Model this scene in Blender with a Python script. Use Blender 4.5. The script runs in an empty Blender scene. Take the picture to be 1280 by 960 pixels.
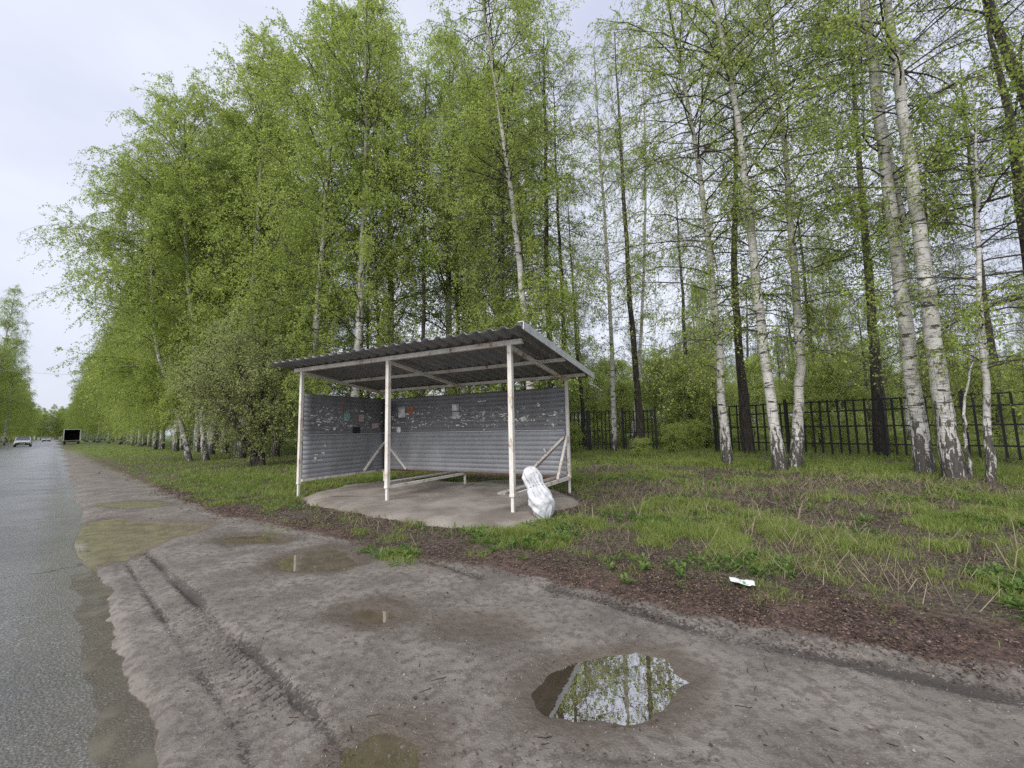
import bpy, math, random
import numpy as np
from mathutils import Matrix, Vector

random.seed(7)
R = np.random.default_rng(11)
S = bpy.context.scene
C = S.collection

# ------------------------------------------------------------------ camera
F, PITCH, ROLL, CAMH = 518.7, 0.1052, 0.0204, 1.3
cp, sp, cr, sr = math.cos(PITCH), math.sin(PITCH), math.cos(ROLL), math.sin(ROLL)

def ray(px, py):
    X, Y = px - 640, py - 480
    a, b = cr*X - sr*Y, sr*X + cr*Y
    return np.array([a/F, cp + sp*b/F, sp - cp*b/F])

def gp(px, py, z=0.0):            # where the photo's ray meets height z
    d = ray(px, py)
    return (d*((z - CAMH)/d[2]))[:2]

def at_depth(px, py, y):          # where the ray is y metres ahead
    d = ray(px, py)
    p = d*(y/d[1])
    return np.array([p[0], p[1], p[2] + CAMH])

# road frame: s runs away along the road, t to the right of it
D2 = np.array([-0.739, 0.674]); N2 = np.array([0.674, 0.739])
def st(x, y): return x*D2[0] + y*D2[1], x*N2[0] + y*N2[1]
def xy(s, t): return np.array([s*D2[0] + t*N2[0], s*D2[1] + t*N2[1]])

# ------------------------------------------------------------------ noise
def _h(ix, iy, seed):
    n = (ix.astype(np.int64)*374761393 + iy.astype(np.int64)*668265263 + seed*1442695) & 0x7fffffff
    n = ((n ^ (n >> 13))*1274126177) & 0x7fffffff
    return ((n ^ (n >> 16)) & 0xffff)/65535.0

def noise(x, y, seed=0):
    x = np.asarray(x, float); y = np.asarray(y, float)
    ix, iy = np.floor(x), np.floor(y)
    fx, fy = x - ix, y - iy
    fx, fy = fx*fx*(3 - 2*fx), fy*fy*(3 - 2*fy)
    a, b, c, d = _h(ix, iy, seed), _h(ix+1, iy, seed), _h(ix, iy+1, seed), _h(ix+1, iy+1, seed)
    return (a + (b-a)*fx)*(1-fy) + (c + (d-c)*fx)*fy      # 0..1

def fbm(x, y, seed=0, o=4):
    v, a, tot = 0, 1.0, 0
    for k in range(o):
        v = v + a*noise(x*2**k, y*2**k, seed + k*17); tot += a; a *= .5
    return v/tot

def sm(a, b, x):
    t = np.clip((x - a)/(b - a), 0, 1)
    return t*t*(3 - 2*t)

def seg_dist(x, y, pl):
    """distance to a polyline and length along it"""
    best = np.full(np.shape(x), 1e9); u = np.zeros(np.shape(x)); acc = 0.0
    for (x0, y0), (x1, y1) in zip(pl[:-1], pl[1:]):
        dx, dy = x1-x0, y1-y0; L = math.hypot(dx, dy)
        t = np.clip(((x-x0)*dx + (y-y0)*dy)/(L*L), 0, 1)
        d = np.hypot(x - x0 - t*dx, y - y0 - t*dy)
        m = d < best
        best = np.where(m, d, best); u = np.where(m, acc + t*L, u); acc += L
    return best, u

def poly_sd(x, y, pl):
    """signed distance, positive inside the closed polygon"""
    inside = np.zeros(np.shape(x), bool); n = len(pl)
    for i in range(n):
        (x0, y0), (x1, y1) = pl[i], pl[(i+1) % n]
        if abs(y1-y0) < 1e-9: continue
        inside ^= ((y0 > y) != (y1 > y)) & (x < (x1-x0)*(y-y0)/(y1-y0) + x0)
    d, _ = seg_dist(x, y, list(pl) + [pl[0]])
    return np.where(inside, d, -d)

# ------------------------------------------------------------------ layout of the ground
PX = lambda pts: [gp(*p) for p in pts]
def ell(cx, cy, rx, ry, n=14):
    return [(cx + rx*math.cos(a)*(1+.12*math.sin(3*a)), cy + ry*math.sin(a)) for a in np.linspace(0, 2*math.pi, n, endpoint=False)]
PUD = {
 'road': PX([(104,676),(112,650),(149,645),(183,650),(253,651),(264,655),(236,666),(205,672),(183,683),(150,697),(132,702),(112,690)]),
 'thin': PX(ell(172, 630.5, 36, 4)),
 'slim': PX(ell(318, 674, 42, 5)),
 'mid': PX([(333,708),(350,699),(368,694),(385,688),(411,685),(432,689),(448,698),(450,705),(423,713),(380,714),(350,713)]),
 'damp': PX(ell(466, 767, 44, 12)),
 'damp2': PX(ell(602, 783, 42, 13)),
 'mirror': PX([(664,866),(672,855),(689,846),(712,836),(734,829),(765,823),(796,821),(830,829),(850,849),(841,871),(807,891),(762,898),(717,897),(681,888)]),
 'low': PX([(446,938),(462,926),(484,921),(505,925),(522,934),(526,950),(514,966),(486,976),(458,968),(444,954)]),
}
PDEPTH = {'road': .055, 'thin': .03, 'slim': .022, 'mid': .028, 'damp': .022, 'damp2': .012, 'mirror': .045, 'low': .03}
RUT_A = PX([(180,686),(225,729),(270,774),(319,819),(356,856),(394,894),(442,957),(500,1040)])
RUT_B = PX([(154,695),(180,736),(214,789),(240,830),(270,871),(300,920),(316,965),(335,1040)])
RUT_M = [(np.array(a)+np.array(b))/2 for a, b in zip(RUT_A, RUT_B)]
RUT_C = PX([(690,738),(751,753),(820,776),(897,798),(1010,820),(1179,857),(1290,882),(1400,910)])
RUT_D = PX([(532,703),(565,712),(602,724)])
RUT_E = PX([(640,935),(760,950),(900,955)])
RUT_F = PX([(270,672),(330,720),(400,790),(470,860)])
# dirt / litter boundary, litter / grass boundary
_b1 = np.array([st(*gp(*p)) for p in [(84,561),(121,577),(169,598),(208,615),(253,632),(295,645),(349,656),(364,660),(450,679),(532,697),(610,706),(700,726),(836,757),(972,785),(1108,812),(1280,832),(1420,860)]])
_b2 = np.array([st(*gp(*p)) for p in [(84,560),(121,576),(169,596),(208,612),(253,628),(320,642),(380,655),(470,672),(560,685),(640,690),(700,697),(800,715),(927,738),(1020,752),(1100,768),(1280,792),(1420,810)]])
_b1 = _b1[np.argsort(_b1[:,0])]; _b2 = _b2[np.argsort(_b2[:,0])]
def tb1(s): return np.interp(s, _b1[:,0], _b1[:,1])
def tb2(s): return np.interp(s, _b2[:,0], _b2[:,1]) - .38*sm(1.5, 3.0, s)*(1 - sm(4.6, 5.6, s)) - .05

# shelter frame
SX, SY, STH, SW, SD = -4.371, 8.579, -0.4947, 4.943, 2.335
ex = np.array([math.cos(STH), math.sin(STH)]); ey = np.array([-math.sin(STH), math.cos(STH)])
def sh_local(x, y):
    dx, dy = x - SX, y - SY
    return dx*ex[0] + dy*ex[1], dx*ey[0] + dy*ey[1]
PAD = PX([(380,625),(405,615),(440,607),(500,600),(585,605),(660,600),(712,622),(718,629),(708,636),(690,640),(662,655),(625,664),(570,662),(520,655),(478,648),(430,638),(395,631)])

def edge_n(x, y):
    return .10*(fbm(x*1.1, y*1.1, 5) - .5)*2 + .05*(fbm(x*6, y*6, 9, 5) - .5)*2

def road_z(x, y):
    s, t = st(x, y)
    z = -.020 + .012*np.minimum(.5 - t, 3.6) - .014*np.maximum(-3.2 - t, 0) - .017*sm(-.15, .28, t)
    z = z + (.010*(fbm(x*.9, y*.9, 31, 3) - .5) + .006*(fbm(x*5, y*5, 77, 3) - .5))*np.exp(-(np.hypot(x, y)/9)**2)
    z = z - PDEPTH['road']*.55*sm(-.10, .16, poly_sd(x, y, PUD['road']) + edge_n(x, y)*.5)
    return z

def ground_z(x, y, parts=False):
    s, t = st(x, y)
    r = np.hypot(x, y)
    near = np.exp(-(r/25)**2)
    e = t + edge_n(x, y)
    rise = sm(.17, .45, e)
    lip = -.022*np.exp(-((e-.55)/.35)**2)
    dirt = 1 - sm(-.15, .15, t - tb1(s) + .25*(fbm(x*2.2, y*2.2, 3) - .5))
    z = -.13 + rise*.145 + lip
    z = z + rise*near*(.022*(fbm(x*.8, y*.8, 12) - .5) + .010*(fbm(x*6, y*6, 13, 3) - .5))
    # grass bank, gentle mounds to the right
    up = sm(0, 2.2, t - tb1(s))
    z = z + up*near*(.10*(fbm(x*.45, y*.45, 21) - .45) + .05*(fbm(x*2.5, y*2.5, 22, 3) - .5)) - .02*up
    z = z + .10*np.exp(-(((x-6.2)/2.4)**2 + ((y-8.0)/1.0)**2))
    # far verge left of road
    z = np.where(t < -6.9, -.13 + .12*sm(-6.9, -7.6, t), z)
    wet = np.zeros(np.shape(x)); rut = np.zeros(np.shape(x))
    z0 = z
    for k, pl in PUD.items():
        c = np.mean(pl, 0)
        m = (np.abs(x - c[0]) < 3) & (np.abs(y - c[1]) < 3)
        if not m.any(): continue
        sd = np.full(np.shape(x), -9.0)
        sd[m] = poly_sd(x[m], y[m], pl) + .08*(fbm(x[m]*4, y[m]*4, 41, 4) - .5)*2
        w = .10 if k not in ('road',) else .16
        base = .006 if k != 'road' else -.02
        a = sm(-.30, -.02, sd)
        if k == 'road':
            a = sm(-.22, .0, sd)*rise; z = z*(1-a) + (-.028 + .006*(fbm(x*9, y*9, 14, 3)-.5))*a; lipk = 0
        if k != 'road':
            z = z*(1-a) + (base + .006*(fbm(x*9, y*9, 14, 3)-.5) + .3*(z0-.015))*a
            z = z - PDEPTH[k]*sm(-.07, w, sd)
        else:
            z = z - PDEPTH[k]*sm(-.05, w, sd)*.8
        wet = np.maximum(wet, sm(-.30, .02, sd)*(1.0 if k != 'damp2' else .8))
    m = (r < 12)
    X, Y = x[m], y[m]
    dz = np.zeros(X.shape); dk = np.zeros(X.shape)
    crumb = fbm(X*20, Y*20, 51, 3)
    for pl, wd, dep, dark in ((RUT_A, .030, .026, 1), (RUT_B, .016, .012, .75), (RUT_C, .055, .016, 1), (RUT_D, .045, .014, .9), (RUT_E, .03, .008, .5), (RUT_F, .03, .005, .35)):
        d, u = seg_dist(X, Y, pl)
        d = np.abs(d + .04*(noise(u*3.5, u*0+7, 62) - .5))
        brk = .45 + .55*noise(u*2.2, u*0+3, 61)
        g = np.exp(-(d/wd)**2)*brk
        dz -= dep*g*(.4 + 1.2*crumb)
        dz += dep*.9*np.exp(-((d - wd*2.0)/(wd*.9))**2)*(crumb - .35)*brk
        dk = np.maximum(dk, dark*np.exp(-(d/(wd*1.7))**2)*brk)
    d, u = seg_dist(X, Y, RUT_M)
    band = sm(.14, .10, d)
    tr = np.sin((u + d*.35)*2*math.pi/.055)
    gate = sm(.2, .55, noise(u*1.6, d*4, 66))
    dz += band*(-.010 + .008*np.tanh(3*tr)*gate)
    dk = np.maximum(dk, band*.75*(tr < -.3)*gate)  # darkens the tread grooves in colour: painted shade where soft light shows none
    d2, u2 = seg_dist(X, Y, [np.array(p) + np.array([.28, .05]) for p in RUT_C])
    band2 = sm(.13, .09, d2)
    dz += band2*(-.003 + .003*np.sign(np.sin((u2 + d2*.5)*2*math.pi/.06))*sm(.45, .7, noise(u2*1.2, d2*3, 67)))
    # faint wheel streaks along the lay-by
    S_, T_ = st(X, Y)
    dz += .008*(noise(S_*.35 + T_*.2, T_*9, 71) - .5)*np.exp(-(np.hypot(X, Y)/6)**2)
    z[m] = z[m] + dz*(rise*dirt)[m]
    rut[m] = dk*(rise*dirt)[m]
    if not parts: return z
    lit = sm(-.25, .1, t - tb1(s) + .35*(fbm(x*2.2, y*2.2, 3) - .5))
    gr = sm(-.3, .5, t - tb2(s) + 1.0*(fbm(x*1.3, y*1.3, 8) - .5))
    gr = np.where(t < -6.9, 1, gr)
    return z, dirt*rise, lit, gr, wet, rut, rise

def grass_density(x, y):
    """how green the bank is: 0..1"""
    s, t = st(x, y)
    g = sm(-.45, .7, t - tb2(s) + 1.7*(fbm(x*1.5, y*1.5, 8) - .5))
    patch = fbm(x*.75, y*.75, 91, 3)
    a = sm(.42, .66, patch)
    left = sm(6.5, 9.5, s)                       # lush verge left of the shelter
    fence_side = sm(11.5, 14.0, t)               # green again towards the fence
    # brown mown heap in the middle right
    brown = np.exp(-(((x-5.6)/3.2)**2 + ((y-7.9)/.95)**2))
    dens = np.maximum(np.maximum(.16 + a*.66, left*(.7 + .3*a)), fence_side*.9)
    dens = dens*(1 - .85*brown)*.82 + .05
    lx, ly = sh_local(x, y)
    under = (lx > -.2) & (lx < SW+.2) & (ly > -.2) & (ly < SD+.2)
    dens = np.where(under, dens*.55, dens)
    dens = np.where(poly_sd(x, y, PAD) + .30*(fbm(x*3, y*3, 95) - .5) > -.04, 0, dens)
    dens = np.where(t < -6.9, 1, dens)
    g = np.where(t < -6.9, 1, g)
    return g*dens

# ------------------------------------------------------------------ mesh helpers
def link(name, me, mat=None, parent=None):
    o = bpy.data.objects.new(name, me); C.objects.link(o)
    if mat is not None:
        for m_ in (mat if isinstance(mat, (list, tuple)) else [mat]): me.materials.append(m_)
    if parent is not None: o.parent = parent
    return o

def np_mesh(name, V, Fs, smooth=False, fattr=None, vattr=None, mi=None):
    """V (n,3); Fs list of (m,k) index arrays"""
    me = bpy.data.meshes.new(name)
    V = np.ascontiguousarray(V, np.float32)
    me.vertices.add(len(V)); me.vertices.foreach_set('co', V.ravel())
    loops = np.concatenate([f.ravel() for f in Fs]).astype(np.int32)
    tot = np.concatenate([np.full(len(f), f.shape[1], np.int32) for f in Fs])
    start = np.concatenate([[0], np.cumsum(tot)[:-1]]).astype(np.int32)
    me.loops.add(len(loops)); me.loops.foreach_set('vertex_index', loops)
    me.polygons.add(len(tot)); me.polygons.foreach_set('loop_start', start)
    if mi is not None: me.polygons.foreach_set('material_index', np.asarray(mi, np.int32))
    me.update(calc_edges=True)
    if smooth: me.polygons.foreach_set('use_smooth', np.ones(len(tot), bool))
    for dom, d in (('FACE', fattr), ('POINT', vattr)):
        for k, v in (d or {}).items():
            a = me.attributes.new(k, 'FLOAT', dom); a.data.foreach_set('value', np.ascontiguousarray(v, np.float32))
    return me

class MB:
    def __init__(self): self.v, self.f = [], []
    def add(self, vs, fs):
        n = len(self.v); self.v += [tuple(map(float, p)) for p in vs]; self.f += [tuple(i+n for i in q) for q in fs]
        return self
    def box(self, x0, x1, y0, y1, z0, z1):
        return self.add([(x0,y0,z0),(x1,y0,z0),(x1,y1,z0),(x0,y1,z0),(x0,y0,z1),(x1,y0,z1),(x1,y1,z1),(x0,y1,z1)],
                        [(0,3,2,1),(4,5,6,7),(0,1,5,4),(1,2,6,5),(2,3,7,6),(3,0,4,7)])
    def bar(self, a, b, w, h, up=(0,0,1)):
        a, b = Vector(a), Vector(b); d = (b-a).normalized()
        x = d.cross(Vector(up))
        if x.length < 1e-4: x = d.cross(Vector((0,1,0)))
        x.normalize(); y = x.cross(d).normalized()
        x *= w/2; y *= h/2
        q = [(-1,-1),(1,-1),(1,1),(-1,1)]
        vs = [a + x*i + y*j for i, j in q] + [b + x*i + y*j for i, j in q]
        return self.add(vs, [(0,1,2,3),(7,6,5,4),(0,4,5,1),(1,5,6,2),(2,6,7,3),(3,7,4,0)])
    def tube(self, pts, rs, k=8, caps=True):
        pts = [Vector(p) for p in pts]; rs = rs if hasattr(rs, '__len__') else [rs]*len(pts)
        n0 = len(self.v); ref = Vector((.31,.17,.93))
        for i, p in enumerate(pts):
            d = (pts[min(i+1, len(pts)-1)] - pts[max(i-1, 0)]).normalized()
            x = d.cross(ref)
            if x.length < .05: x = d.cross(Vector((1,0,0)))
            x.normalize(); y = d.cross(x)
            for j in range(k):
                a = 2*math.pi*j/k
                self.v.append(tuple(p + (x*math.cos(a) + y*math.sin(a))*rs[i]))
        for i in range(len(pts)-1):
            for j in range(k):
                a, b = n0+i*k+j, n0+i*k+(j+1) % k
                self.f.append((a, b, b+k, a+k))
        if caps:
            self.f.append(tuple(n0+j for j in range(k))[::-1]); self.f.append(tuple(n0+(len(pts)-1)*k+j for j in range(k)))
        return self
    def cyl(self, c, axis, r, L, k=16):
        c, axis = Vector(c), Vector(axis).normalized()
        return self.tube([c - axis*L/2, c + axis*L/2], r, k)
    def build(self, name, mat, parent=None, smooth=False, bevel=0):
        me = bpy.data.meshes.new(name); me.from_pydata(self.v, [], self.f); me.update()
        if smooth: me.polygons.foreach_set('use_smooth', np.ones(len(me.polygons), bool))
        o = link(name, me, mat, parent)
        if bevel:
            b = o.modifiers.new('bevel', 'BEVEL'); b.width = bevel; b.segments = 2; b.limit_method = 'ANGLE'
        return o

def tag(o, label=None, cat=None, group=None, kind=None):
    if label: o['label'] = label
    if cat: o['category'] = cat
    if group: o['group'] = group
    if kind: o['kind'] = kind
    return o

def thing(name, label, cat, loc=(0,0,0), rz=0, group=None):
    o = bpy.data.objects.new(name, None); C.objects.link(o)
    o.empty_display_size = .2
    o.location = loc; o.rotation_euler = (0,0,rz)
    return tag(o, label, cat, group)

def copy_tree(o, parent=None):
    kids = list(o.children)
    c = o.copy(); C.objects.link(c)
    if parent is not None: c.parent = parent
    for k in kids: copy_tree(k, c)
    return c

# ------------------------------------------------------------------ materials
class NT:
    def __init__(self, name):
        self.m = bpy.data.materials.new(name); self.m.use_nodes = True
        self.t = self.m.node_tree; self.t.nodes.clear()
        self.out = self.t.nodes.new('ShaderNodeOutputMaterial')
    def n(self, typ, **kw):
        nd = self.t.nodes.new('ShaderNode' + typ)
        for k, v in kw.items():
            if k in nd.inputs:
                self.put(nd.inputs[k], v)
            else: setattr(nd, k, v)
        return nd
    def put(self, sock, v):
        if isinstance(v, bpy.types.NodeSocket): self.t.links.new(v, sock)
        elif isinstance(v, bpy.types.Node): self.t.links.new(v.outputs[0], sock)
        else:
            if isinstance(v, tuple) and len(v) == 3 and sock.type == 'RGBA': v = (*v, 1)
            sock.default_value = v
    def coord(self, scale=(1,1,1), kind='Object'):
        tc = self.n('TexCoord')
        mp = self.n('Mapping'); self.t.links.new(tc.outputs[kind], mp.inputs['Vector']); mp.inputs['Scale'].default_value = scale
        return mp.outputs[0]
    def noise(self, vec, scale, detail=4, rough=.55, dist=0):
        nd = self.n('TexNoise'); self.put(nd.inputs['Vector'], vec)
        nd.inputs['Scale'].default_value = scale; nd.inputs['Detail'].default_value = detail; nd.inputs['Roughness'].default_value = rough
        nd.inputs['Distortion'].default_value = dist
        return nd.outputs[0]
    def voro(self, vec, scale, feature='F1', out=0):
        nd = self.n('TexVoronoi', feature=feature); self.put(nd.inputs['Vector'], vec); nd.inputs['Scale'].default_value = scale
        return nd.outputs[out]
    def mr(self, v, a, b, c=0., d=1., smooth=True):
        nd = self.n('MapRange'); nd.interpolation_type = 'SMOOTHSTEP' if smooth else 'LINEAR'
        self.put(nd.inputs[0], v)
        for i, x in enumerate((a, b, c, d)): nd.inputs[i+1].default_value = x
        return nd.outputs[0]
    def math(self, op, a, b=0.):
        nd = self.n('Math', operation=op); self.put(nd.inputs[0], a); self.put(nd.inputs[1], b); return nd.outputs[0]
    def mix(self, f, a, b, blend='MIX'):
        nd = self.n('Mix', data_type='RGBA', blend_type=blend)
        self.put(nd.inputs[0], f); self.put(nd.inputs[6], a); self.put(nd.inputs[7], b); return nd.outputs[2]
    def attr(self, name):
        return self.n('Attribute', attribute_name=name).outputs['Fac']
    def bump(self, h, strength=.5, dist=.01, prev=None):
        nd = self.n('Bump'); self.put(nd.inputs['Height'], h); nd.inputs['Strength'].default_value = strength; nd.inputs['Distance'].default_value = dist
        if prev is not None: self.put(nd.inputs['Normal'], prev)
        return nd.outputs[0]
    def pbsdf(self, **kw):
        nd = self.n('BsdfPrincipled')
        for k, v in kw.items(): self.put(nd.inputs[k.replace('_', ' ')], v)
        self.t.links.new(nd.outputs[0], self.out.inputs[0])
        return nd

def simple(name, col, rough=.6, metal=0., var=.12, scale=8, bump=0.):
    t = NT(name); v = t.coord()
    nz = t.noise(v, scale, 5)
    lo = tuple(c*(1-var*2) for c in col); hi = tuple(min(1, c*(1+var)) for c in col)
    kw = dict(Base_Color=t.mix(t.mr(nz, .3, .7), lo, hi), Roughness=rough, Metallic=metal)
    if bump: kw['Normal'] = t.bump(t.noise(v, scale*4, 4), bump, .01)
    t.pbsdf(**kw); return t.m

def m_ground():
    t = NT('earth'); v = t.coord()
    n1 = t.noise(v, 2.2, 6, .6); n2 = t.noise(v, 18, 5, .6); n3 = t.noise(v, 90, 4, .65); big = t.noise(v, .7, 4)
    dirt = t.mix(t.mr(n1, .30, .70), (.107,.095,.083), (.207,.187,.167))
    dirt = t.mix(t.mr(n2, .45, .62, 0, .7), dirt, (.085,.070,.061))
    dirt = t.mix(t.mr(n3, .50, .68, 0, .40), dirt, (.27,.24,.22))
    st_ = t.voro(v, 38); stc = t.n('TexVoronoi'); t.put(stc.inputs['Vector'], v); stc.inputs['Scale'].default_value = 38
    isst = t.math('MULTIPLY', t.mr(st_, .16, .11), t.mr(stc.outputs['Color'], .80, .86))
    dirt = t.mix(isst, dirt, (.36,.34,.32))
    wet = t.attr('wet'); rut = t.attr('rut')
    dirt = t.mix(t.mr(wet, .1, .9, 0, .75), dirt, (.085,.066,.050))
    crm = t.noise(v, 55, 4, .7)
    rutf = t.math('MULTIPLY', t.mr(t.math('ADD', rut, t.math('MULTIPLY', t.math('SUBTRACT', crm, .5), 2.4)), .42, .72), t.mr(rut, .04, .3))
    dirt = t.mix(t.math('MULTIPLY', rutf, .85), dirt, (.040,.034,.030))
    lit = t.mix(t.mr(n2, .35, .65), (.040,.026,.021), (.125,.078,.062))
    lit = t.mix(t.mr(n3, .5, .7, 0, .5), lit, (.17,.125,.105))
    soil = t.mix(t.mr(n2, .35, .65), (.042,.033,.026), (.115,.088,.070))
    soil = t.mix(t.mr(big, .45, .6, 0, .3), soil, (.055,.062,.025))
    la = t.mr(t.math('ADD', t.attr('litter'), t.math('MULTIPLY', t.math('SUBTRACT', n2, .5), .9)), .3, .7)
    ga = t.mr(t.math('ADD', t.attr('green'), t.math('MULTIPLY', t.math('SUBTRACT', n2, .5), .6)), .3, .75)
    col = t.mix(la, dirt, lit); col = t.mix(ga, col, soil)
    col = t.mix(t.attr('sward'), col, t.mix(t.mr(n1, .35, .65), (.085,.125,.022), (.15,.19,.05)))
    rgh = t.math('SUBTRACT', .82, t.math('MULTIPLY', wet, .35))
    b = t.bump(n3, .55, .012); b = t.bump(n2, .5, .03, b); b = t.bump(t.mr(st_, .0, .16, 1, 0), .35, .006, b)
    t.pbsdf(Base_Color=col, Roughness=rgh, Normal=b, Specular_IOR_Level=.4); return t.m

def m_road():
    t = NT('asphalt'); v = t.coord()
    vo = t.n('TexVoronoi'); t.put(vo.inputs['Vector'], v); vo.inputs['Scale'].default_value = 75
    vo2 = t.voro(v, 170)
    n1 = t.noise(v, 1.3, 5); n2 = t.noise(v, 35, 4, .65)
    stone = t.mix(t.mr(vo.outputs['Color'], .35, 1.0), (.085,.084,.087), (.55,.545,.54))
    col = t.mix(t.mr(vo.outputs['Distance'], .3, .65), stone, (.068,.066,.065))
    col = t.mix(t.mr(n2, .45, .7, 0, .5), col, (.15,.145,.142))
    mud = t.math('ADD', t.attr('mud'), t.math('MULTIPLY', t.math('SUBTRACT', t.noise(v, 9, 5), .5), .6))
    col = t.mix(t.mr(mud, .3, 1.0, 0, .62), col, (.17,.153,.128))
    patch = t.noise(t.coord((.35,.35,1)), 1.0, 4)
    col = t.mix(t.mr(patch, .5, .62, 0, .35), col, (.035,.034,.035))
    wear = t.attr('wear')
    col = t.mix(t.mr(wear, .35, .65, 0, .35), col, (.045,.044,.045))
    cv = t.n('VectorMath', operation='ADD'); t.put(cv.inputs[0], t.coord((.22,.22,1))); nzv = t.n('TexNoise'); t.put(nzv.inputs['Vector'], t.coord((.8,.8,.8))); nzv.inputs['Scale'].default_value = 1.2; nzv.inputs['Detail'].default_value = 5
    sc_ = t.n('VectorMath', operation='SCALE'); t.put(sc_.inputs[0], nzv.outputs['Color']); sc_.inputs['Scale'].default_value = .45; t.put(cv.inputs[1], sc_.outputs[0])
    ck = t.voro(cv.outputs[0], 1.0, 'DISTANCE_TO_EDGE')
    col = t.mix(t.mr(ck, .002, .007, .8, 0), col, (.02,.019,.018))
    rg = t.math('ADD', t.mr(n1, .3, .7, .20, .38), t.math('MULTIPLY', wear, .10))
    b = t.bump(vo.outputs['Distance'], .55, .004); b = t.bump(vo2, .3, .002, b); b = t.bump(n2, .3, .005, b)
    t.pbsdf(Base_Color=col, Roughness=rg, Normal=b, Specular_IOR_Level=1.0); return t.m

def m_water(name, col, refl, rough=.01, clear=0.):
    t = NT(name); v = t.coord()
    dif = t.n('BsdfDiffuse', Color=t.mix(t.mr(t.noise(v, 6, 4), .35, .65), tuple(c*.8 for c in col), tuple(c*1.12 for c in col)))
    b = t.bump(t.noise(v, 14, 2), .02, .01)
    gl = t.n('BsdfGlossy', Color=(.95,.96,.97), Roughness=rough, Normal=b)
    lw = t.n('LayerWeight', Blend=.35)
    f = t.math('MAXIMUM', t.math('MULTIPLY', lw.outputs['Facing'], refl*1.35), refl*.75)
    mx = t.n('MixShader'); t.put(mx.inputs[0], f); t.put(mx.inputs[1], dif.outputs[0]); t.put(mx.inputs[2], gl.outputs[0])
    if clear:
        tp = t.n('BsdfTransparent', Color=(.9,.88,.84)); m2 = t.n('MixShader')
        t.put(m2.inputs[0], t.mr(t.noise(v, 5, 5), .35, .65, clear*.5, min(1, clear*1.6))); t.put(m2.inputs[1], mx.outputs[0]); t.put(m2.inputs[2], tp.outputs[0]); mx = m2
    t.t.links.new(mx.outputs[0], t.out.inputs[0]); return t.m

def m_leaf(name, a, b, c=None, trans=.45, hue=.35):
    """a..b over the leaves of a crown, drifting towards c from tree to tree"""
    t = NT(name)
    v = t.attr('v'); oi = t.n('ObjectInfo').outputs['Random']
    col = t.mix(v, a, b)
    clump = t.noise(t.coord(), .9, 3)
    if c is not None:
        col = t.mix(t.math('MULTIPLY', t.mr(oi, .25, 1.0), hue), col, c)
        col = t.mix(t.mr(clump, .45, .72, 0, .4), col, c)
    dif = t.n('BsdfPrincipled'); t.put(dif.inputs['Base Color'], col); dif.inputs['Roughness'].default_value = .55; dif.inputs['Specular IOR Level'].default_value = .25
    tr = t.n('BsdfTranslucent'); t.put(tr.inputs[0], t.mix(.5, col, tuple(min(1, x*1.5) for x in b), 'MIX'))
    mx = t.n('MixShader'); mx.inputs[0].default_value = trans
    t.put(mx.inputs[1], dif.outputs[0]); t.put(mx.inputs[2], tr.outputs[0])
    t.t.links.new(mx.outputs[0], t.out.inputs[0]); return t.m

def m_birch():
    t = NT('birch_bark')
    v = t.coord(); vs = t.coord((3.2,3.2,20)); vm = t.coord((1.5,1.5,6.0))
    dash = t.noise(vs, 1.6, 3, .6); big = t.noise(vm, 1.6, 4, .6, .5)
    base = t.mix(t.mr(t.noise(v, 3, 4), .3, .7), (.37,.355,.33), (.60,.585,.56))
    base = t.mix(t.mr(dash, .57, .63, 0, .85), base, (.10,.085,.075))
    base = t.mix(t.mr(big, .585, .63, 0, .95), base, (.03,.026,.024))
    z = t.n('SeparateXYZ'); t.put(z.inputs[0], v)
    crack = t.noise(t.coord((9,9,2.2)), 1.5, 5, .7, .6)
    low = t.math('ADD', t.mr(z.outputs[2], .1, 2.6, .62, 0, False), t.math('MULTIPLY', t.math('SUBTRACT', crack, .5), 2.4))
    col = t.mix(t.mr(low, .33, .5), base, t.mix(t.mr(crack, .4, .7), (.028,.024,.022), (.085,.075,.065)))
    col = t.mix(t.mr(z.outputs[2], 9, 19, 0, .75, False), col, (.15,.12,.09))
    b = t.bump(crack, .6, .03); b = t.bump(big, .4, .01, b)
    t.pbsdf(Base_Color=col, Roughness=.7, Normal=b); return t.m

def m_bark(name, a, b):
    t = NT(name); v = t.coord((8,8,1.8))
    n = t.noise(v, 1.8, 6, .7, .4)
    t.pbsdf(Base_Color=t.mix(t.mr(n, .35, .68), a, b), Roughness=.9, Normal=t.bump(n, .9, .03)); return t.m

def m_paint():
    t = NT('peeling_white_paint'); v = t.coord()
    g = t.coord(kind='Object')
    n = t.noise(v, 3.2, 6, .7); n2 = t.noise(t.coord((14,14,4)), 2.0, 6, .7)
    col = t.mix(t.mr(n2, .35, .75), (.62,.59,.53), (.80,.785,.75))
    f = t.math('ADD', n, t.math('MULTIPLY', n2, .55))
    col = t.mix(t.mr(f, .76, .92, 0, .75), col, (.36,.22,.13))
    col = t.mix(t.mr(f, .89, .98, 0, .9), col, (.085,.04,.022))
    t.pbsdf(Base_Color=col, Roughness=t.mr(f, .8, 1, .45, .85), Normal=t.bump(f, .25, .004)); return t.m

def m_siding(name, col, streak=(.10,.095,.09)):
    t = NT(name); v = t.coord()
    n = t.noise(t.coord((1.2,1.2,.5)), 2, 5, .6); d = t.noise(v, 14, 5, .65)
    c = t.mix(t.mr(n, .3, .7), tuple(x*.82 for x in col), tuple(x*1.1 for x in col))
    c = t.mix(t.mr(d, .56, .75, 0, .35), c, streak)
    t.pbsdf(Base_Color=c, Roughness=t.mr(n, .3, .7, .38, .55), Metallic=.15); return t.m

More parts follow.
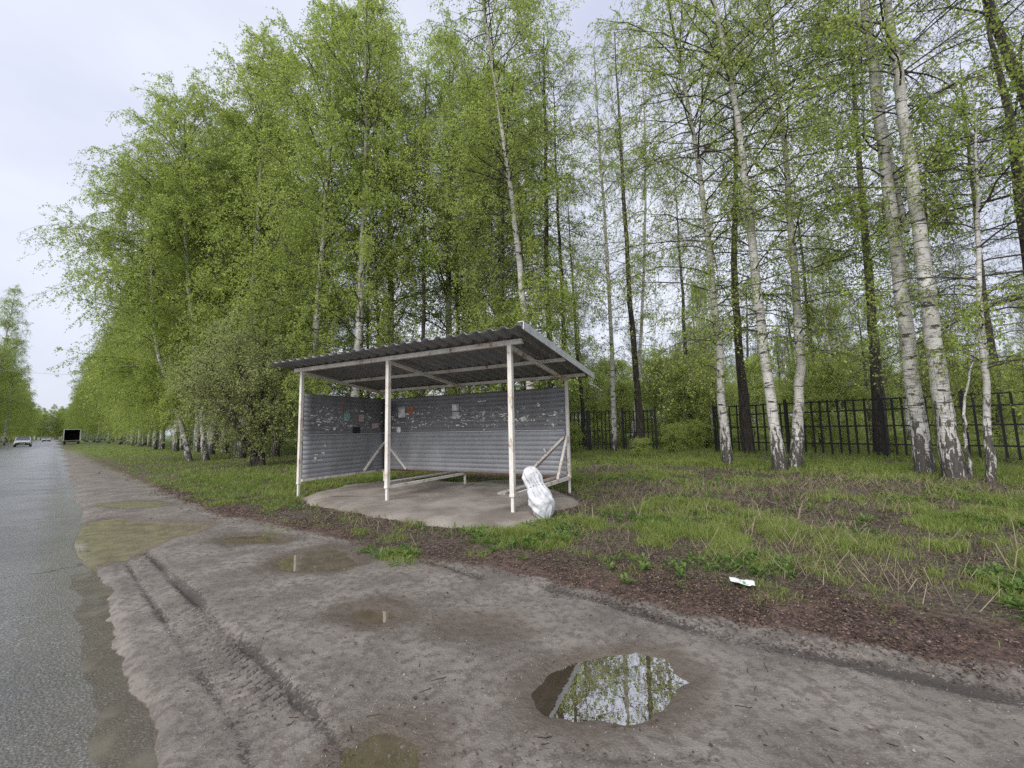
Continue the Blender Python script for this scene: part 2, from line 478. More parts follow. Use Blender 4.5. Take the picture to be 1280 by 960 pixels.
def m_concrete():
    t = NT('dusty_concrete'); v = t.coord()
    n = t.noise(v, 1.4, 6, .6); n2 = t.noise(v, 22, 5, .65); n3 = t.noise(v, 110, 3)
    c = t.mix(t.mr(n, .35, .68), (.150,.127,.108), (.270,.243,.215))
    c = t.mix(t.mr(n2, .52, .7, 0, .45), c, (.12,.10,.085))
    c = t.mix(t.mr(n3, .58, .7, 0, .35), c, (.38,.36,.33))
    t.pbsdf(Base_Color=c, Roughness=.88, Normal=t.bump(n2, .5, .02, t.bump(n3, .4, .006))); return t.m

M = dict(
    ground=m_ground(), road=m_road(), birch=m_birch(), paint=m_paint(), concrete=m_concrete(),
    dark=m_bark('dark_bark', (.018,.015,.013), (.075,.062,.052)),
    twig=simple('twig_bark', (.075,.062,.052), .85, scale=3),
    twig2=simple('pale_twig_bark', (.10,.085,.07), .85, scale=3),
    leaf=m_leaf('birch_leaf', (.25,.345,.060), (.375,.475,.108), (.44,.46,.15), .55),
    leaf_y=m_leaf('young_leaf', (.34,.42,.10), (.47,.55,.17), (.46,.50,.19), .5),
    leaf_g=m_leaf('grey_green_leaf', (.27,.33,.10), (.42,.47,.19), (.38,.40,.19), .45),
    needle=m_leaf('larch_needle', (.10,.15,.045), (.18,.235,.07), (.13,.16,.07), .3),
    pine=m_leaf('pine_needle', (.05,.075,.032), (.10,.13,.05), (.08,.10,.05), .2),
    grass=m_leaf('grass_blade', (.12,.19,.036), (.25,.315,.078), (.26,.27,.10), .4),
    weed=m_leaf('weed_leaf', (.085,.16,.035), (.15,.24,.06), None, .35),
    dry=m_leaf('dry_straw', (.20,.16,.10), (.36,.31,.21), None, .2),
    litter=m_leaf('fallen_leaf', (.042,.027,.022), (.23,.165,.13), None, .05),
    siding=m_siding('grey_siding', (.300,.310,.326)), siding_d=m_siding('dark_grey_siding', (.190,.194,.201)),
    roof=m_siding('roof_sheet', (.20,.20,.204)), trim=simple('galvanised_trim', (.62,.63,.66), .35, .4, .08),
    board=simple('weathered_board', (.30,.285,.27), .85, var=.2, scale=20, bump=.3),
    iron=simple('black_iron', (.018,.018,.02), .5, .3),
    paper=simple('torn_paper', (.70,.70,.69), .9, var=.28, scale=9), orange=simple('orange_paper', (.44,.17,.10), .8, scale=20),
    green_p=simple('green_paper', (.22,.45,.36), .8, scale=30), black_p=simple('black_sticker', (.02,.02,.024), .5),
    pink_p=simple('pink_paper', (.55,.42,.40), .85, scale=30),
    car_w=simple('white_car_paint', (.78,.78,.78), .25, 0, .03), car_b=simple('cream_car_paint', (.66,.66,.60), .3, 0, .03),
    glass=simple('dark_glass', (.03,.035,.04), .06, 0, .05), glass_l=simple('sky_lit_glass', (.10,.11,.13), .03, .3, .05),
    rubber=simple('rubber', (.02,.02,.02), .85), rim=simple('wheel_rim', (.35,.35,.36), .35, .7),
    lamp=simple('lamp_lens', (.7,.7,.72), .1), red_l=simple('red_lens', (.45,.03,.02), .2),
    black=simple('black_plastic', (.012,.012,.013), .6), wh_m=simple('white_panel', (.72,.72,.73), .4, 0, .05),
    rust=simple('rusty_steel', (.16,.085,.05), .85, .2, .2, 12),
)

# ------------------------------------------------------------------ ground sheet
def axis(lo, fine_lo, fine_hi, hi, step, grow):
    a = [fine_lo]
    while a[-1] < fine_hi: a.append(a[-1] + step)
    st_ = step
    while a[-1] < hi: st_ *= grow; a.append(a[-1] + st_)
    b = [fine_lo]; st_ = step
    while b[-1] > lo: st_ *= grow; b.append(b[-1] - st_)
    return np.array(b[:0:-1] + a)

def grid_faces(nx, ny):
    i = np.arange(nx*ny).reshape(ny, nx)
    return np.stack([i[:-1,:-1], i[:-1,1:], i[1:,1:], i[1:,:-1]], -1).reshape(-1, 4)

gx = axis(-700, -3.6, 3.6, 700, .017, 1.035); gy = axis(-60, 1.2, 5.2, 800, .017, 1.033)
XX, YY = np.meshgrid(gx, gy); XX, YY = XX.ravel(), YY.ravel()
Z, dA, lA, gA, wA, rA, _ = ground_z(XX, YY, True)
gd = np.where(np.hypot(XX, YY) < 60, grass_density(XX, YY), gA)
me = np_mesh('ground', np.stack([XX, YY, Z], 1), [grid_faces(len(gx), len(gy))], True,
             vattr=dict(litter=lA, green=np.clip(gA*.9, 0, 1), wet=wA, rut=rA, sward=sm(22, 50, np.hypot(XX, YY))*gA*.9))
tag(link('ground', me, M['ground']), kind='structure')

# road sheet, in its own frame
rs = axis(-45, -1.5, 7.5, 700, .035, 1.04); rt = np.concatenate([np.linspace(-7.1, -1, 40), np.arange(-.97, .86, .03)])
SS, TT = np.meshgrid(rs, rt); SS, TT = SS.ravel(), TT.ravel()
RX, RY = xy(SS, TT)
RZ = road_z(RX, RY)
mud = sm(-1.3, .45, TT + .5*(fbm(RX*1.5, RY*1.5, 45) - .5))*np.exp(-(np.hypot(RX, RY)/22)**2) + .35*sm(-.4, .1, poly_sd(RX, RY, PUD['road']))
me = np_mesh('road', np.stack([RX, RY, RZ], 1), [grid_faces(len(rs), len(rt))[:, ::-1]], True, vattr=dict(mud=np.clip(mud, 0, 1.2), wear=.6*noise(SS*.05, TT*1.5, 191) + .4*fbm(SS*.35, TT*.9, 192, 3)))
tag(link('road', me, M['road']), kind='structure')

# standing water
WM = {'road': m_water('muddy_water', (.180,.155,.118), .30), 'mirror': m_water('clear_puddle_water', (.085,.066,.045), .80, .004),
      'mid': m_water('shallow_water', (.115,.095,.065), .34), 'low': m_water('brown_water', (.095,.076,.055), .30)}
def grow(pl, k): 
    c = np.mean(pl, 0); return [c + (np.array(p)-c)*k for p in pl]
WL = {'road': -.036, 'thin': -.004, 'slim': -.006, 'mid': -.006, 'damp': -.011, 'mirror': -.004, 'low': -.006}
def water(name, pl, z, mat):
    me = bpy.data.meshes.new(name); me.from_pydata([(p[0], p[1], z) for p in pl], [], [tuple(range(len(pl)))]); me.update()
    if me.polygons[0].normal.z < 0: me.flip_normals()
    return tag(link(name, me, mat), kind='structure')
for k, z in WL.items():
    water('puddle', grow(PUD[k], 1.45 if k != 'road' else 1.2), z, WM[{'road': 'road', 'thin': 'road', 'mirror': 'mirror', 'low': 'low'}.get(k, 'mid')])
edge = [xy(s, t) for s, t in [(-2.5,-.3),(0,-.3),(2,-.3),(4,-.3),(6.0,-.3),(6.0,.62),(4,.62),(2,.62),(0,.62),(-2.5,.62)]]
water('puddle', edge, -.0330, m_water('thin_muddy_film', (.175,.158,.135), .18, .04, .62))

# concrete pad under the shelter
def make_pad():
    c = np.mean(PAD, 0); n = 140
    ring = np.array(PAD + [PAD[0]]); L = np.concatenate([[0], np.cumsum(np.hypot(*np.diff(ring, axis=0).T))])
    u = np.linspace(0, L[-1], n, endpoint=False)
    P = np.stack([np.interp(u, L, ring[:,0]), np.interp(u, L, ring[:,1])], 1)
    P = P + (np.stack([fbm(P[:,0]*2.5, P[:,1]*2.5, 201), fbm(P[:,0]*2.5, P[:,1]*2.5, 202)], 1) - .5)*.42
    V, Fq = [], []
    ks = [(1.10,-.09),(1.03,.0),(.99,.03),(.95,.052),(.90,.064),(.82,.073),(.7,.078),(.5,.082),(.3,.082),(.12,.083)]
    for k, z in ks:
        Q = c + (P-c)*k
        V.append(np.column_stack([Q, z + .018*(fbm(Q[:,0]*1.5, Q[:,1]*1.5, 203) - .5) + .022*(fbm(Q[:,0]*6, Q[:,1]*6, 204)-.5)]))
    V = np.concatenate(V + [np.array([[c[0], c[1], .083]])])
    q = []
    for r in range(len(ks)-1):
        for i in range(n):
            j = (i+1) % n; q.append((r*n+i, r*n+j, (r+1)*n+j, (r+1)*n+i))
    b = (len(ks)-1)*n
    tri = np.array([(b+i, b+(i+1) % n, len(V)-1) for i in range(n)])
    q = np.array(q)
    a = np.sum(P[:,0]*np.roll(P[:,1], -1) - np.roll(P[:,0], -1)*P[:,1])
    if a < 0: q, tri = q[:, ::-1], tri[:, ::-1]
    tag(link('concrete_pad', np_mesh('concrete_pad', V, [q, tri], True), M['concrete']), kind='structure')
make_pad()

# ------------------------------------------------------------------ bus shelter
def make_shelter():
    g = thing('bus_shelter', 'open bus shelter with grey ribbed walls, rusty white posts and sloping sheet roof', 'bus shelter', (SX, SY, 0), STH)
    W, D, HF, HB = SW, SD, 2.612, 2.32
    fx = W*.4932; bx_ = W*.498
    rz = .306
    def post(x, y, h, stub=.31, name='post', w=.062):
        m = MB(); m.box(x-w/2, x+w/2, y-w/2, y+w/2, stub, h); m.box(x-w*.34, x+w*.34, y-w*.34, y+w*.34, -.12, stub+.01)
        if stub > .2:
            m.box(x-w/2-.004, x+w/2+.004, y-w/2-.004, y+w/2+.004, stub-.01, stub+.03)
        return m.build(name, M['paint'], g, bevel=.003)
    post(0, 0, HF-.05, .26); post(fx, 0, HF-.05, .30, w=.07); post(W, 0, HF-.05, .30, w=.07)
    post(0, D, HB-.05, .28); post(bx_, D, HB-.05, .30); post(W, D, HB-.05, .31)
    # frame under the roof
    sl = (HF-HB)/D
    MB().bar((-.22,0,HF-.02), (W+.22,0,HF-.02), .07, .075).build('front_beam', M['paint'], g, bevel=.003)
    MB().bar((-.2,D*.52,HF-.02-sl*D*.52+.02), (W+.42,D*.52,HF-.02-sl*D*.52+.02), .05, .06).build('purlin', M['paint'], g, bevel=.003)
    MB().bar((-.2,D,HB-.01), (W+.40,D,HB-.01), .06, .065).build('rear_beam', M['paint'], g, bevel=.003)
    for x0, x1 in ((0,0), (fx,bx_), (W,W)):
        MB().bar((x0,.04,HF-.085), (x1,D-.03,HB-.085), .05, .06).build('rafter', M['paint'], g, bevel=.003)
    # roof: trapezoidal sheet, ribs down the slope
    x0, x1, y0, y1 = -.50, W+.44, -.42, D+.42
    zr = lambda y: HF + .035 - sl*y
    pit, hh = .235, .038
    xs, zs = [], []
    x = x0
    while x < x1 - .01:
        for dx, dz in ((0,0), (pit*.36,0), (pit*.48,hh), (pit*.82,hh), (pit*.94,0)):
            if x+dx <= x1: xs.append(x+dx); zs.append(dz)
        x += pit
    ys = np.linspace(y0, y1, 9)
    V = np.array([(x_, y_, zr(y_) + z_ + .006*(noise(np.array(x_*1.3), np.array(y_*1.1), 88) - .5)) for y_ in ys for x_, z_ in zip(xs, zs)])
    me = np_mesh('roof', V, [grid_faces(len(xs), len(ys))])
    rf = link('roof', me, M['roof'], g)
    so = rf.modifiers.new('thick', 'SOLIDIFY'); so.thickness = .004; so.offset = 1
    m = MB()
    m.bar((x1+.012, y0-.01, zr(y0)+.012), (x1+.012, y1+.01, zr(y1)+.012), .008, .11); m.bar((x1-.03, y0-.01, zr(y0)+.071), (x1-.03, y1+.01, zr(y1)+.071), .09, .006)
    m.build('edge_trim', M['trim'], rf)
    # ribbed wall sheets
    def sheet(a, b, z0, z1, mat, name, flip):
        a, b = np.array(a, float), np.array(b, float); d = (b-a)/np.linalg.norm(b-a); nrm = np.array([d[1], -d[0]])*flip
        pr = []; z = z0; p = .0965
        while z < z1 - .005:
            for dz, o in ((0,.0055), (.005,.012), (.046,.0127), (.0905,.012)):
                if z+dz <= z1: pr.append((z+dz, o))
            z += p
        pr.append((z1, 0))
        us = np.linspace(0, 1, 14)
        V = []
        for zz, o in pr:
            for u in us:
                w = .006*(noise(np.array(u*5), np.array(zz*3), 99) - .5)
                q = a + (b-a)*u + nrm*(o+w); V.append((q[0], q[1], zz))
        o = link(name, np_mesh(name, np.array(V), [grid_faces(len(us), len(pr))]), mat, g)
        s_ = o.modifiers.new('thick', 'SOLIDIFY'); s_.thickness = .003; s_.offset = 0
        return o
    zm = 1.235
    ins = .045
    left_lo = sheet((.045,.03), (.045,D-.04), .343, zm, M['siding'], 'wall_sheet', 1)
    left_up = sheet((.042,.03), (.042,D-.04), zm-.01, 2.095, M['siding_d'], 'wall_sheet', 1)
    back_lo = sheet((.04,D-.045), (W-.03,D-.045), .343, zm, M['siding'], 'wall_sheet', 1)
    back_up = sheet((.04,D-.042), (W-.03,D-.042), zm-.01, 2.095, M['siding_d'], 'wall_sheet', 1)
    left_up['label'] = 'dark upper sheet of the left wall covered in torn notices'; back_up['label'] = 'dark upper sheet of the back wall covered in torn notices'
    MB().bar((.075,.03,zm+.002), (.075,D-.06,zm+.002), .012, .012).build('seam_strip', M['trim'], left_up)
    MB().bar((.06,D-.075,zm+.002), (W-.05,D-.075,zm+.002), .012, .012).build('seam_strip', M['trim'], back_up)
    MB().bar((.05,.03,.325), (.05,D-.03,.325), .05, .045).build('bottom_rail', M['paint'], g)
    MB().bar((.03,D-.03,.325), (W-.03,D-.03,.325), .05, .04).build('bottom_rail', M['rust'], g)
    # braces
    for a, b in (((.075,D-.10,1.0), (.075,D-.72,.36)), ((.09,D-.082,1.02), (.80,D-.082,.36)), ((W-.05,D-.085,1.10), (W-.86,D-.085,.37)), ((W,D-.05,1.12), (W,D-.60,.34))):
        MB().bar(a, b, .045, .045).build('brace', M['paint'], g, bevel=.003)
    MB().bar((W-.43,D-.12,.78), (W-.47,D-.16,.88), .03, .03).build('bracket', M['paint'], g)
    # what is left of the bench and the side rail
    MB().bar((fx,.03,rz), (bx_,D-.03,rz), .05, .05).build('bench_rail', M['paint'], g)
    MB().bar((fx-.26,.25,rz+.045), (bx_-.20,D-.12,rz+.045), .14, .025).build('bench_board', M['board'], g)
    MB().bar((W,.03,rz), (W,D-.03,rz), .055, .06).build('side_rail', M['paint'], g)
    MB().bar((W-.14,-.10,rz+.04), (W-.12,D-.1,rz+.04), .13, .03).build('bench_board', M['board'], g)
    # paper remnants and notices (offset from the sheet so they sit on its ribs)
    rr = random.Random(5)
    def scraps(parent, wall, n, u1):
        V, q = [], []
        left = n
        while left > 0:
            row = rr.gauss(1.56, .135)
            if not 1.27 < row < 1.90: continue
            u = rr.uniform(.10, u1-.1)
            if wall == 'L' and rr.random() < .5: u = rr.uniform(.1, 1.2)
            for c_ in range(rr.choice([1,1,2,2,3,5])):
                u += rr.uniform(.02, .075); left -= 1
                if u > u1-.08: break
                w = rr.choice([.015,.025,.035,.05,.08,.12])*rr.uniform(.7,1.2); h = rr.choice([.008,.012,.018,.03,.05])*rr.uniform(.6,1.2); tl = rr.gauss(0, .25)
                zc = row + rr.gauss(0, .012); k = rr.choice([5,6,8,9]); i0 = len(V)
                for j in range(k):
                    a = 2*math.pi*(j+rr.uniform(-.3,.3))/k; r = rr.uniform(.45, 1.1)
                    du, dz = math.cos(a)*w/2*r, math.sin(a)*h/2*r
                    uu, zz = u + du*math.cos(tl) - dz*math.sin(tl), zc + du*math.sin(tl) + dz*math.cos(tl)
                    V.append((.0602, uu, zz) if wall == 'L' else (uu, D-.0602, zz))
                q.append(tuple(range(i0, i0+k)))
        me = bpy.data.meshes.new('paper_scraps'); me.from_pydata(V, [], q); me.update()
        o = link('paper_scraps', me, M['paper'], parent); s_ = o.modifiers.new('thick', 'SOLIDIFY'); s_.thickness = .0012; s_.offset = 0
        o['kind'] = 'stuff'
    scraps(left_up, 'L', 300, D); scraps(back_up, 'B', 560, W)
    m = MB()
    for u, z, w, h in ((.32,.72,.05,.10),(.38,.70,.22,.022),(.34,.82,.10,.02),(.50,.84,.07,.05),(.55,1.0,.04,.05)):
        m.box(.0595, .0610, u-w/2, u+w/2, z-h/2, z+h/2)
    m.build('paper_scraps', M['paper'], left_lo)['kind'] = 'stuff'
    def note(parent, wall, u, z, w, h, mat, tilt=0):
        m = MB()
        c, s_ = math.cos(tilt), math.sin(tilt)
        cs = [(-w/2,-h/2),(w/2,-h/2),(w/2,h/2),(w*.1,h*.52),(-w/2,h/2)]
        pts = [(u + a*c - b*s_, z + a*s_ + b*c) for a, b in cs]
        f, b_ = (.0650, .0630) if wall == 'L' else (D-.0650, D-.0630)
        vs = [((f, p, q) if wall == 'L' else (p, f, q)) for p, q in pts] + [((b_, p, q) if wall == 'L' else (p, b_, q)) for p, q in pts]
        m.add(vs, [(0,1,2,3,4), (9,8,7,6,5)] + [(i, (i+1) % 5, (i+1) % 5+5, i+5) for i in range(5)])
        m.build('paper_notice', mat, parent)
    note(back_up, 'B', .62, 1.74, .22, .26, M['paper'], .03); note(back_up, 'B', .90, 1.78, .20, .16, M['orange'], -.04)
    note(back_up, 'B', .52, 1.31, .14, .13, M['paper'], .1); note(back_up, 'B', 2.26, 1.79, .20, .15, M['paper']); note(back_up, 'B', 2.27, 1.61, .20, .15, M['paper'], -.02)
    note(back_up, 'B', 4.0, 1.48, .12, .10, M['paper'], .4); note(back_up, 'B', 2.98, 1.90, .20, .03, M['paper'], .03)
    note(left_up, 'L', 1.10, 1.64, .16, .14, M['green_p']); note(left_up, 'L', 1.52, 1.60, .15, .17, M['pink_p']); note(left_up, 'L', 1.38, 1.31, .22, .16, M['black_p'])
    note(left_up, 'L', 1.95, 1.42, .22, .12, M['pink_p'], .05); note(left_up, 'L', .95, 1.85, .03, .30, M['orange'])
    return g
make_shelter()

# ------------------------------------------------------------------ sack and litter
def make_sack():
    a, b = np.array([.44, 5.92, .0]), np.array([.24, 6.28, .71])
    L = np.linalg.norm(b-a); ax = (b-a)/L
    g = thing('rubbish_sack', 'tied white woven sack leaning on the right side rail of the shelter', 'sack', (a[0], a[1], 0))
    e1 = np.cross(ax, [0,0,1.]); e1 /= np.linalg.norm(e1); e2 = np.cross(ax, e1)
    prof = [(0,.015),(.02,.04),(.08,.085),(.17,.135),(.28,.168),(.40,.170),(.50,.150),(.56,.126),(.60,.104),(.64,.098),(.69,.115),(.76,.134),(.84,.136),(.91,.112),(.96,.08),(1.0,.03)]
    u = np.linspace(0, 1, 170); r = np.interp(u, [p[0] for p in prof], [p[1] for p in prof])
    r = np.convolve(np.pad(r, 3, mode='edge'), np.ones(7)/7, 'valid')
    k = 150; V = []
    for i in range(len(u)):
        th = np.linspace(0, 2*math.pi, k, endpoint=False)
        near_neck = math.exp(-((u[i]-.62)/.16)**2)
        low = 1 - near_neck
        w = near_neck*.022*np.sin(13*th + 9*u[i] + 2*np.sin(3*th)) + .024*(fbm(np.cos(th)*2.1 + u[i]*9, np.sin(th)*2.1 + u[i]*4, 301) - .5)
        cx_, cy_ = np.cos(th), np.sin(th)
        rid = 0
        for o_, am in ((1, .030), (2, .016), (4, .008)):
            q_ = fbm(th*1.6*o_ + 2*np.sin(th) + 11, u[i]*9*o_ + cx_*.9 + o_*5, 330 + o_, 2) if False else noise((cx_*1.7 + cy_*.6)*o_*1.3 + 9 + u[i]*3*o_, u[i]*8.5*o_ + cy_*1.5*o_, 330 + o_)
            rid = rid + am*(1 - np.abs(2*q_ - 1)*2)
        w = w + rid*.22
        w = w + low*.009*np.sin(u[i]*40 + 3*np.sin(2*th + 1) + 2*np.cos(th*3))*(noise(th*1.5, th*0 + u[i]*7, 307)) + .010*np.sin(7*th + 24*u[i])*low
        rr = np.maximum(r[i] + w*min(1, r[i]/.08), .006)
        bend = np.array([.015*math.sin(u[i]*5), 0, 0])
        P = (ax*L*u[i])[None] + bend + e1[None]*(rr*np.cos(th))[:,None]*1.02 + e2[None]*(rr*np.sin(th))[:,None]*.92
        V.append(P)
    V = np.concatenate(V); n = len(u)
    V[:,2] = np.maximum(V[:,2], .004 + .01*noise(V[:,0]*9, V[:,1]*9, 3))
    i = np.arange(n*k).reshape(n, k)
    q = np.stack([i[:-1], np.roll(i, -1, 1)[:-1], np.roll(i, -1, 1)[1:], i[1:]], -1).reshape(-1, 4)
    t = NT('woven_plastic'); v = t.coord()
    wv = t.voro(v, 160); nz = t.noise(v, 7, 5)
    t.pbsdf(Base_Color=t.mix(t.mr(nz, .35, .7), (.47,.478,.505), (.60,.608,.635)), Roughness=.68, Normal=t.bump(wv, .15, .002, t.bump(t.noise(v, 26, 3), .35, .010)))
    link('sack_body', np_mesh('sack_body', V, [q], True), t.m, g)
    # the tie round the neck and the loose top edge
    ring = [tuple(ax*L*.625 + e1*.113*math.cos(x) + e2*.104*math.sin(x)) for x in np.linspace(0, 2*math.pi, 25)]
    MB().tube(ring, .006, 6, False).build('tie', M['paper'], g, True)
make_sack()

def make_wrapper():
    p = gp(928, 737); z0 = float(ground_z(np.array([p[0]]), np.array([p[1]]))[0])
    g = thing('food_wrapper', 'crumpled white and green wrapper lying on dead leaves by the dirt track', 'litter', (p[0], p[1], z0+.008), -.35)
    n = 16; V = []
    for j in range(10):
        for i in range(n):
            x, y = (i/(n-1)-.5)*.17, (j/9-.5)*.11
            V.append((x, y, .006 + .060*fbm(np.array(x*16+5), np.array(y*18+3), 400) + .025*math.exp(-((y+.01)/.02)**2)*(.5+.5*math.sin(x*30))))
    t = NT('printed_film'); v = t.coord((7,14,1)); nz = t.noise(v, 1.0, 2)
    t.pbsdf(Base_Color=t.mix(t.mr(nz, .62, .66), (.72,.74,.72), (.10,.26,.16)), Roughness=.3)
    me = np_mesh('film', np.array(V), [grid_faces(n, 10)], True)
    o = link('film', me, t.m, g); s_ = o.modifiers.new('thick', 'SOLIDIFY'); s_.thickness = .002
make_wrapper()

# ------------------------------------------------------------------ trees
def unit(v): return v/np.maximum(np.linalg.norm(v, axis=-1, keepdims=True), 1e-9)

def batch_tubes(P, Rr, k):
    B, n, _ = P.shape
    T = np.empty_like(P); T[:,1:-1] = P[:,2:] - P[:,:-2]; T[:,0] = P[:,1]-P[:,0]; T[:,-1] = P[:,-1]-P[:,-2]
    T = unit(T); ref = np.array([.33,.21,.92]); X = np.cross(T, ref)
    bad = np.linalg.norm(X, axis=-1) < .08; X[bad] = np.cross(T[bad], [1.,0,0]); X = unit(X); Y = np.cross(T, X)
    a = np.arange(k)*2*math.pi/k
    V = P[:,:,None] + (X[:,:,None]*np.cos(a)[None,None,:,None] + Y[:,:,None]*np.sin(a)[None,None,:,None])*Rr[:,:,None,None]
    i = np.arange(B*n*k).reshape(B, n, k); j = np.roll(i, -1, 2)
    q = np.stack([i[:,:-1], j[:,:-1], j[:,1:], i[:,1:]], -1).reshape(-1, 4)
    return V.reshape(-1, 3), q

def curve(rng, B, Dr, L, g, n, wig=.06):
    t = np.linspace(0, 1, n)[None,:,None]
    P = B[:,None] + Dr[:,None]*L[:,None,None]*t + np.array([0,0,-1.])*(g*L)[:,None,None]*t*t
    w = np.cumsum(rng.normal(0, 1, P.shape), 1)*wig*L[:,None,None]/n; w[:,0] = 0
    return P + w

def spawn(rng, P, per, t0, t1):
    B, n, _ = P.shape
    idx = np.repeat(np.arange(B), per); t = rng.uniform(t0, t1, len(idx))
    f = t*(n-1); i = np.minimum(f.astype(int), n-2); u = (f-i)[:,None]
    a, b = P[idx, i], P[idx, i+1]
    return a + (b-a)*u, unit(b-a), idx, t

def leaves(rng, pos, L, W, up=.4, hang=0.):
    N = len(pos)
    ax = unit(rng.normal(0, 1, (N,3)) + np.array([0,0,-hang])); nr = unit(rng.normal(0, 1, (N,3)) + np.array([0,0,up]))
    sd = unit(np.cross(ax, nr)); l = (L*rng.uniform(.65, 1.25, N))[:,None]; w = (W*rng.uniform(.7, 1.2, N))[:,None]
    V = np.stack([pos, pos + ax*l*.45 + sd*w*.5, pos + ax*l, pos + ax*l*.45 - sd*w*.5], 1).reshape(-1, 3)
    return V, np.arange(N*4).reshape(N, 4)

def grow_tree(seed, trunks, crown0, Lmax, nprim, nsec, ntw, nleaf, leaf=(.065,.045), elev=(35,62), droop=.35, twig_droop=.5,
              prof=None, spread=.75, hang=.4, top_bias=1.0, tw_len=.55, sides=10, prim_r=.022, bare=0., zmax=None):
    """trunks: list of (points, radii). returns three mesh builders' data"""
    rng = np.random.default_rng(seed)
    tv, tq, off = [], [], 0
    B, H, Ls, Az, RB = [], [], [], [], []
    for pts, rad in trunks:
        pts = np.array(pts, float); rad = np.array(rad, float)
        u = np.linspace(0, len(pts)-1, 26); fi = np.minimum(u.astype(int), len(pts)-2); fr = (u-fi)
        # catmull-rom for smooth stems
        Q = np.concatenate([[2*pts[0]-pts[1]], pts, [2*pts[-1]-pts[-2]]])
        p0, p1, p2, p3 = Q[fi], Q[fi+1], Q[fi+2], Q[fi+3]; f = fr[:,None]
        P = .5*((2*p1) + (-p0+p2)*f + (2*p0-5*p1+4*p2-p3)*f*f + (-p0+3*p1-3*p2+p3)*f**3)
        rd = np.interp(u, np.arange(len(rad)), rad)
        P[1:-1,:2] += rng.normal(0, .012, (len(P)-2, 2))
        V, q = batch_tubes(P[None], rd[None], sides)
        tv.append(V); tq.append(q+off); off += len(V)
        ztop = pts[-1,2]; z0 = max(crown0, pts[0,2]+.05)
        n = max(2, int(nprim*(ztop-z0)/max(1e-3, sum(max(.1, t_[0][-1][2]-max(crown0, t_[0][0][2]+.05)) for t_ in trunks))))
        h = np.sort(z0 + (ztop-z0)*rng.uniform(0, 1, n)**top_bias)
        if zmax: h = h[h < zmax]; n = len(h)
        k = np.array([np.interp(h, P[:,2], P[:,i]) for i in range(3)]).T
        B.append(k); uu = (h-z0)/max(.1, ztop-z0)
        pf = prof(uu) if prof else np.sin(math.pi*np.clip(uu*.80+.16, 0, 1))**.75
        Ls.append(Lmax*pf*rng.uniform(.65, 1.2, n)); Az.append(np.arange(n)*2.399 + rng.uniform(-.7, .7, n) + rng.uniform(0, 6))
        H.append(uu); RB.append(np.interp(h, P[:,2], rd))
    B, Ls, Az, H, RB = (np.concatenate(x) for x in (B, Ls, Az, H, RB))
    el = np.radians(elev[0] + (elev[1]-elev[0])*H + rng.normal(0, 7, len(H)))
    Dr = np.stack([np.cos(Az)*np.cos(el), np.sin(Az)*np.cos(el), np.sin(el)], 1)
    P1 = curve(rng, B, Dr, Ls, droop*np.ones(len(Ls)), 7, .10)
    R1 = np.minimum(prim_r*np.sqrt(np.maximum(Ls, .2)/2.0), RB*.6)[:,None]*np.linspace(1, .22, 7)[None]
    b2, t2, i2, u2 = spawn(rng, P1, nsec, .22, 1.0)
    kp = rng.uniform(0, 1, len(i2)) < np.clip(Ls[i2]/Lmax, .15, 1); b2, t2, i2, u2 = b2[kp], t2[kp], i2[kp], u2[kp]
    d2 = unit(t2*(1-spread*.4) + rng.normal(0, spread*.62, t2.shape) + np.array([0,0,.10]))
    L2 = Ls[i2]*(.55 - .30*u2)*rng.uniform(.6, 1.3, len(i2)) + .15
    P2 = curve(rng, b2, d2, L2, np.full(len(L2), .35*twig_droop+.1), 4, .12)
    R2 = np.maximum(.0035, .0065*np.sqrt(L2))[:,None]*np.linspace(1, .4, 4)[None]
    bv = [batch_tubes(P1, R1, 5), batch_tubes(P2, R2, 3)]
    if ntw:
        b3, t3, i3, u3 = spawn(rng, P2, ntw, .1, 1.0)
        d3 = unit(t3*.5 + rng.normal(0, .6, t3.shape) + np.array([0,0,-.15*twig_droop]))
        L3 = tw_len*rng.uniform(.5, 1.35, len(b3))
        P3 = curve(rng, b3, d3, L3, np.full(len(L3), twig_droop), 3, .08)
        bv.append(batch_tubes(P3, np.tile(np.array([.0035,.0028,.0018]), (len(L3), 1)), 3))
    else: P3 = P2
    src = P3
    if bare: src = P3[rng.uniform(0, 1, len(P3)) > bare]
    pos, _, _, _ = spawn(rng, src, nleaf, .05, 1.05)
    pos = pos + rng.normal(0, .035, pos.shape)
    lv = leaves(rng, pos, leaf[0], leaf[1], .4, hang)
    V, q, off = [], [], 0
    for a, b in bv: V.append(a); q.append(b+off); off += len(a)
    return (np.concatenate(tv), np.concatenate(tq)), (np.concatenate(V), np.concatenate(q)), lv, rng

def tree(name, label, group, loc, data, bark, leafm, twig='twig', rz=0, sc=1.0, cat='tree'):
    (tv, tq), (bv, bq), (lv, lq), rng = data
    g = thing(name, label, cat, loc, rz, group); g.scale = (sc, sc, sc)
    link('trunk', np_mesh('trunk', tv, [tq], True), M[bark], g)
    link('branches', np_mesh('branches', bv, [bq], True), M[twig], g)
    vv = np.repeat(rng.uniform(0, 1, (len(lq)+11)//12), 12)[:len(lq)]*.5 + rng.uniform(0, 1, len(lq))*.5
    link('crown', np_mesh('crown', lv, [lq], fattr=dict(v=vv)), M[leafm], g)
    return g

def straight(H, r0, lean=.25, seed=0, n=7):
    q = np.random.default_rng(seed); z = np.linspace(-.15, H, n)
    a = q.normal(0, lean*.35, (n,2)); a[0] = 0; a = np.cumsum(a, 0)*.6
    return [(np.column_stack([a, z]), r0*np.array([1.3, .96] + list(np.linspace(.86, .08, n-2))))]

def gz(x, y): return float(ground_z(np.array([float(x)]), np.array([float(y)]))[0])

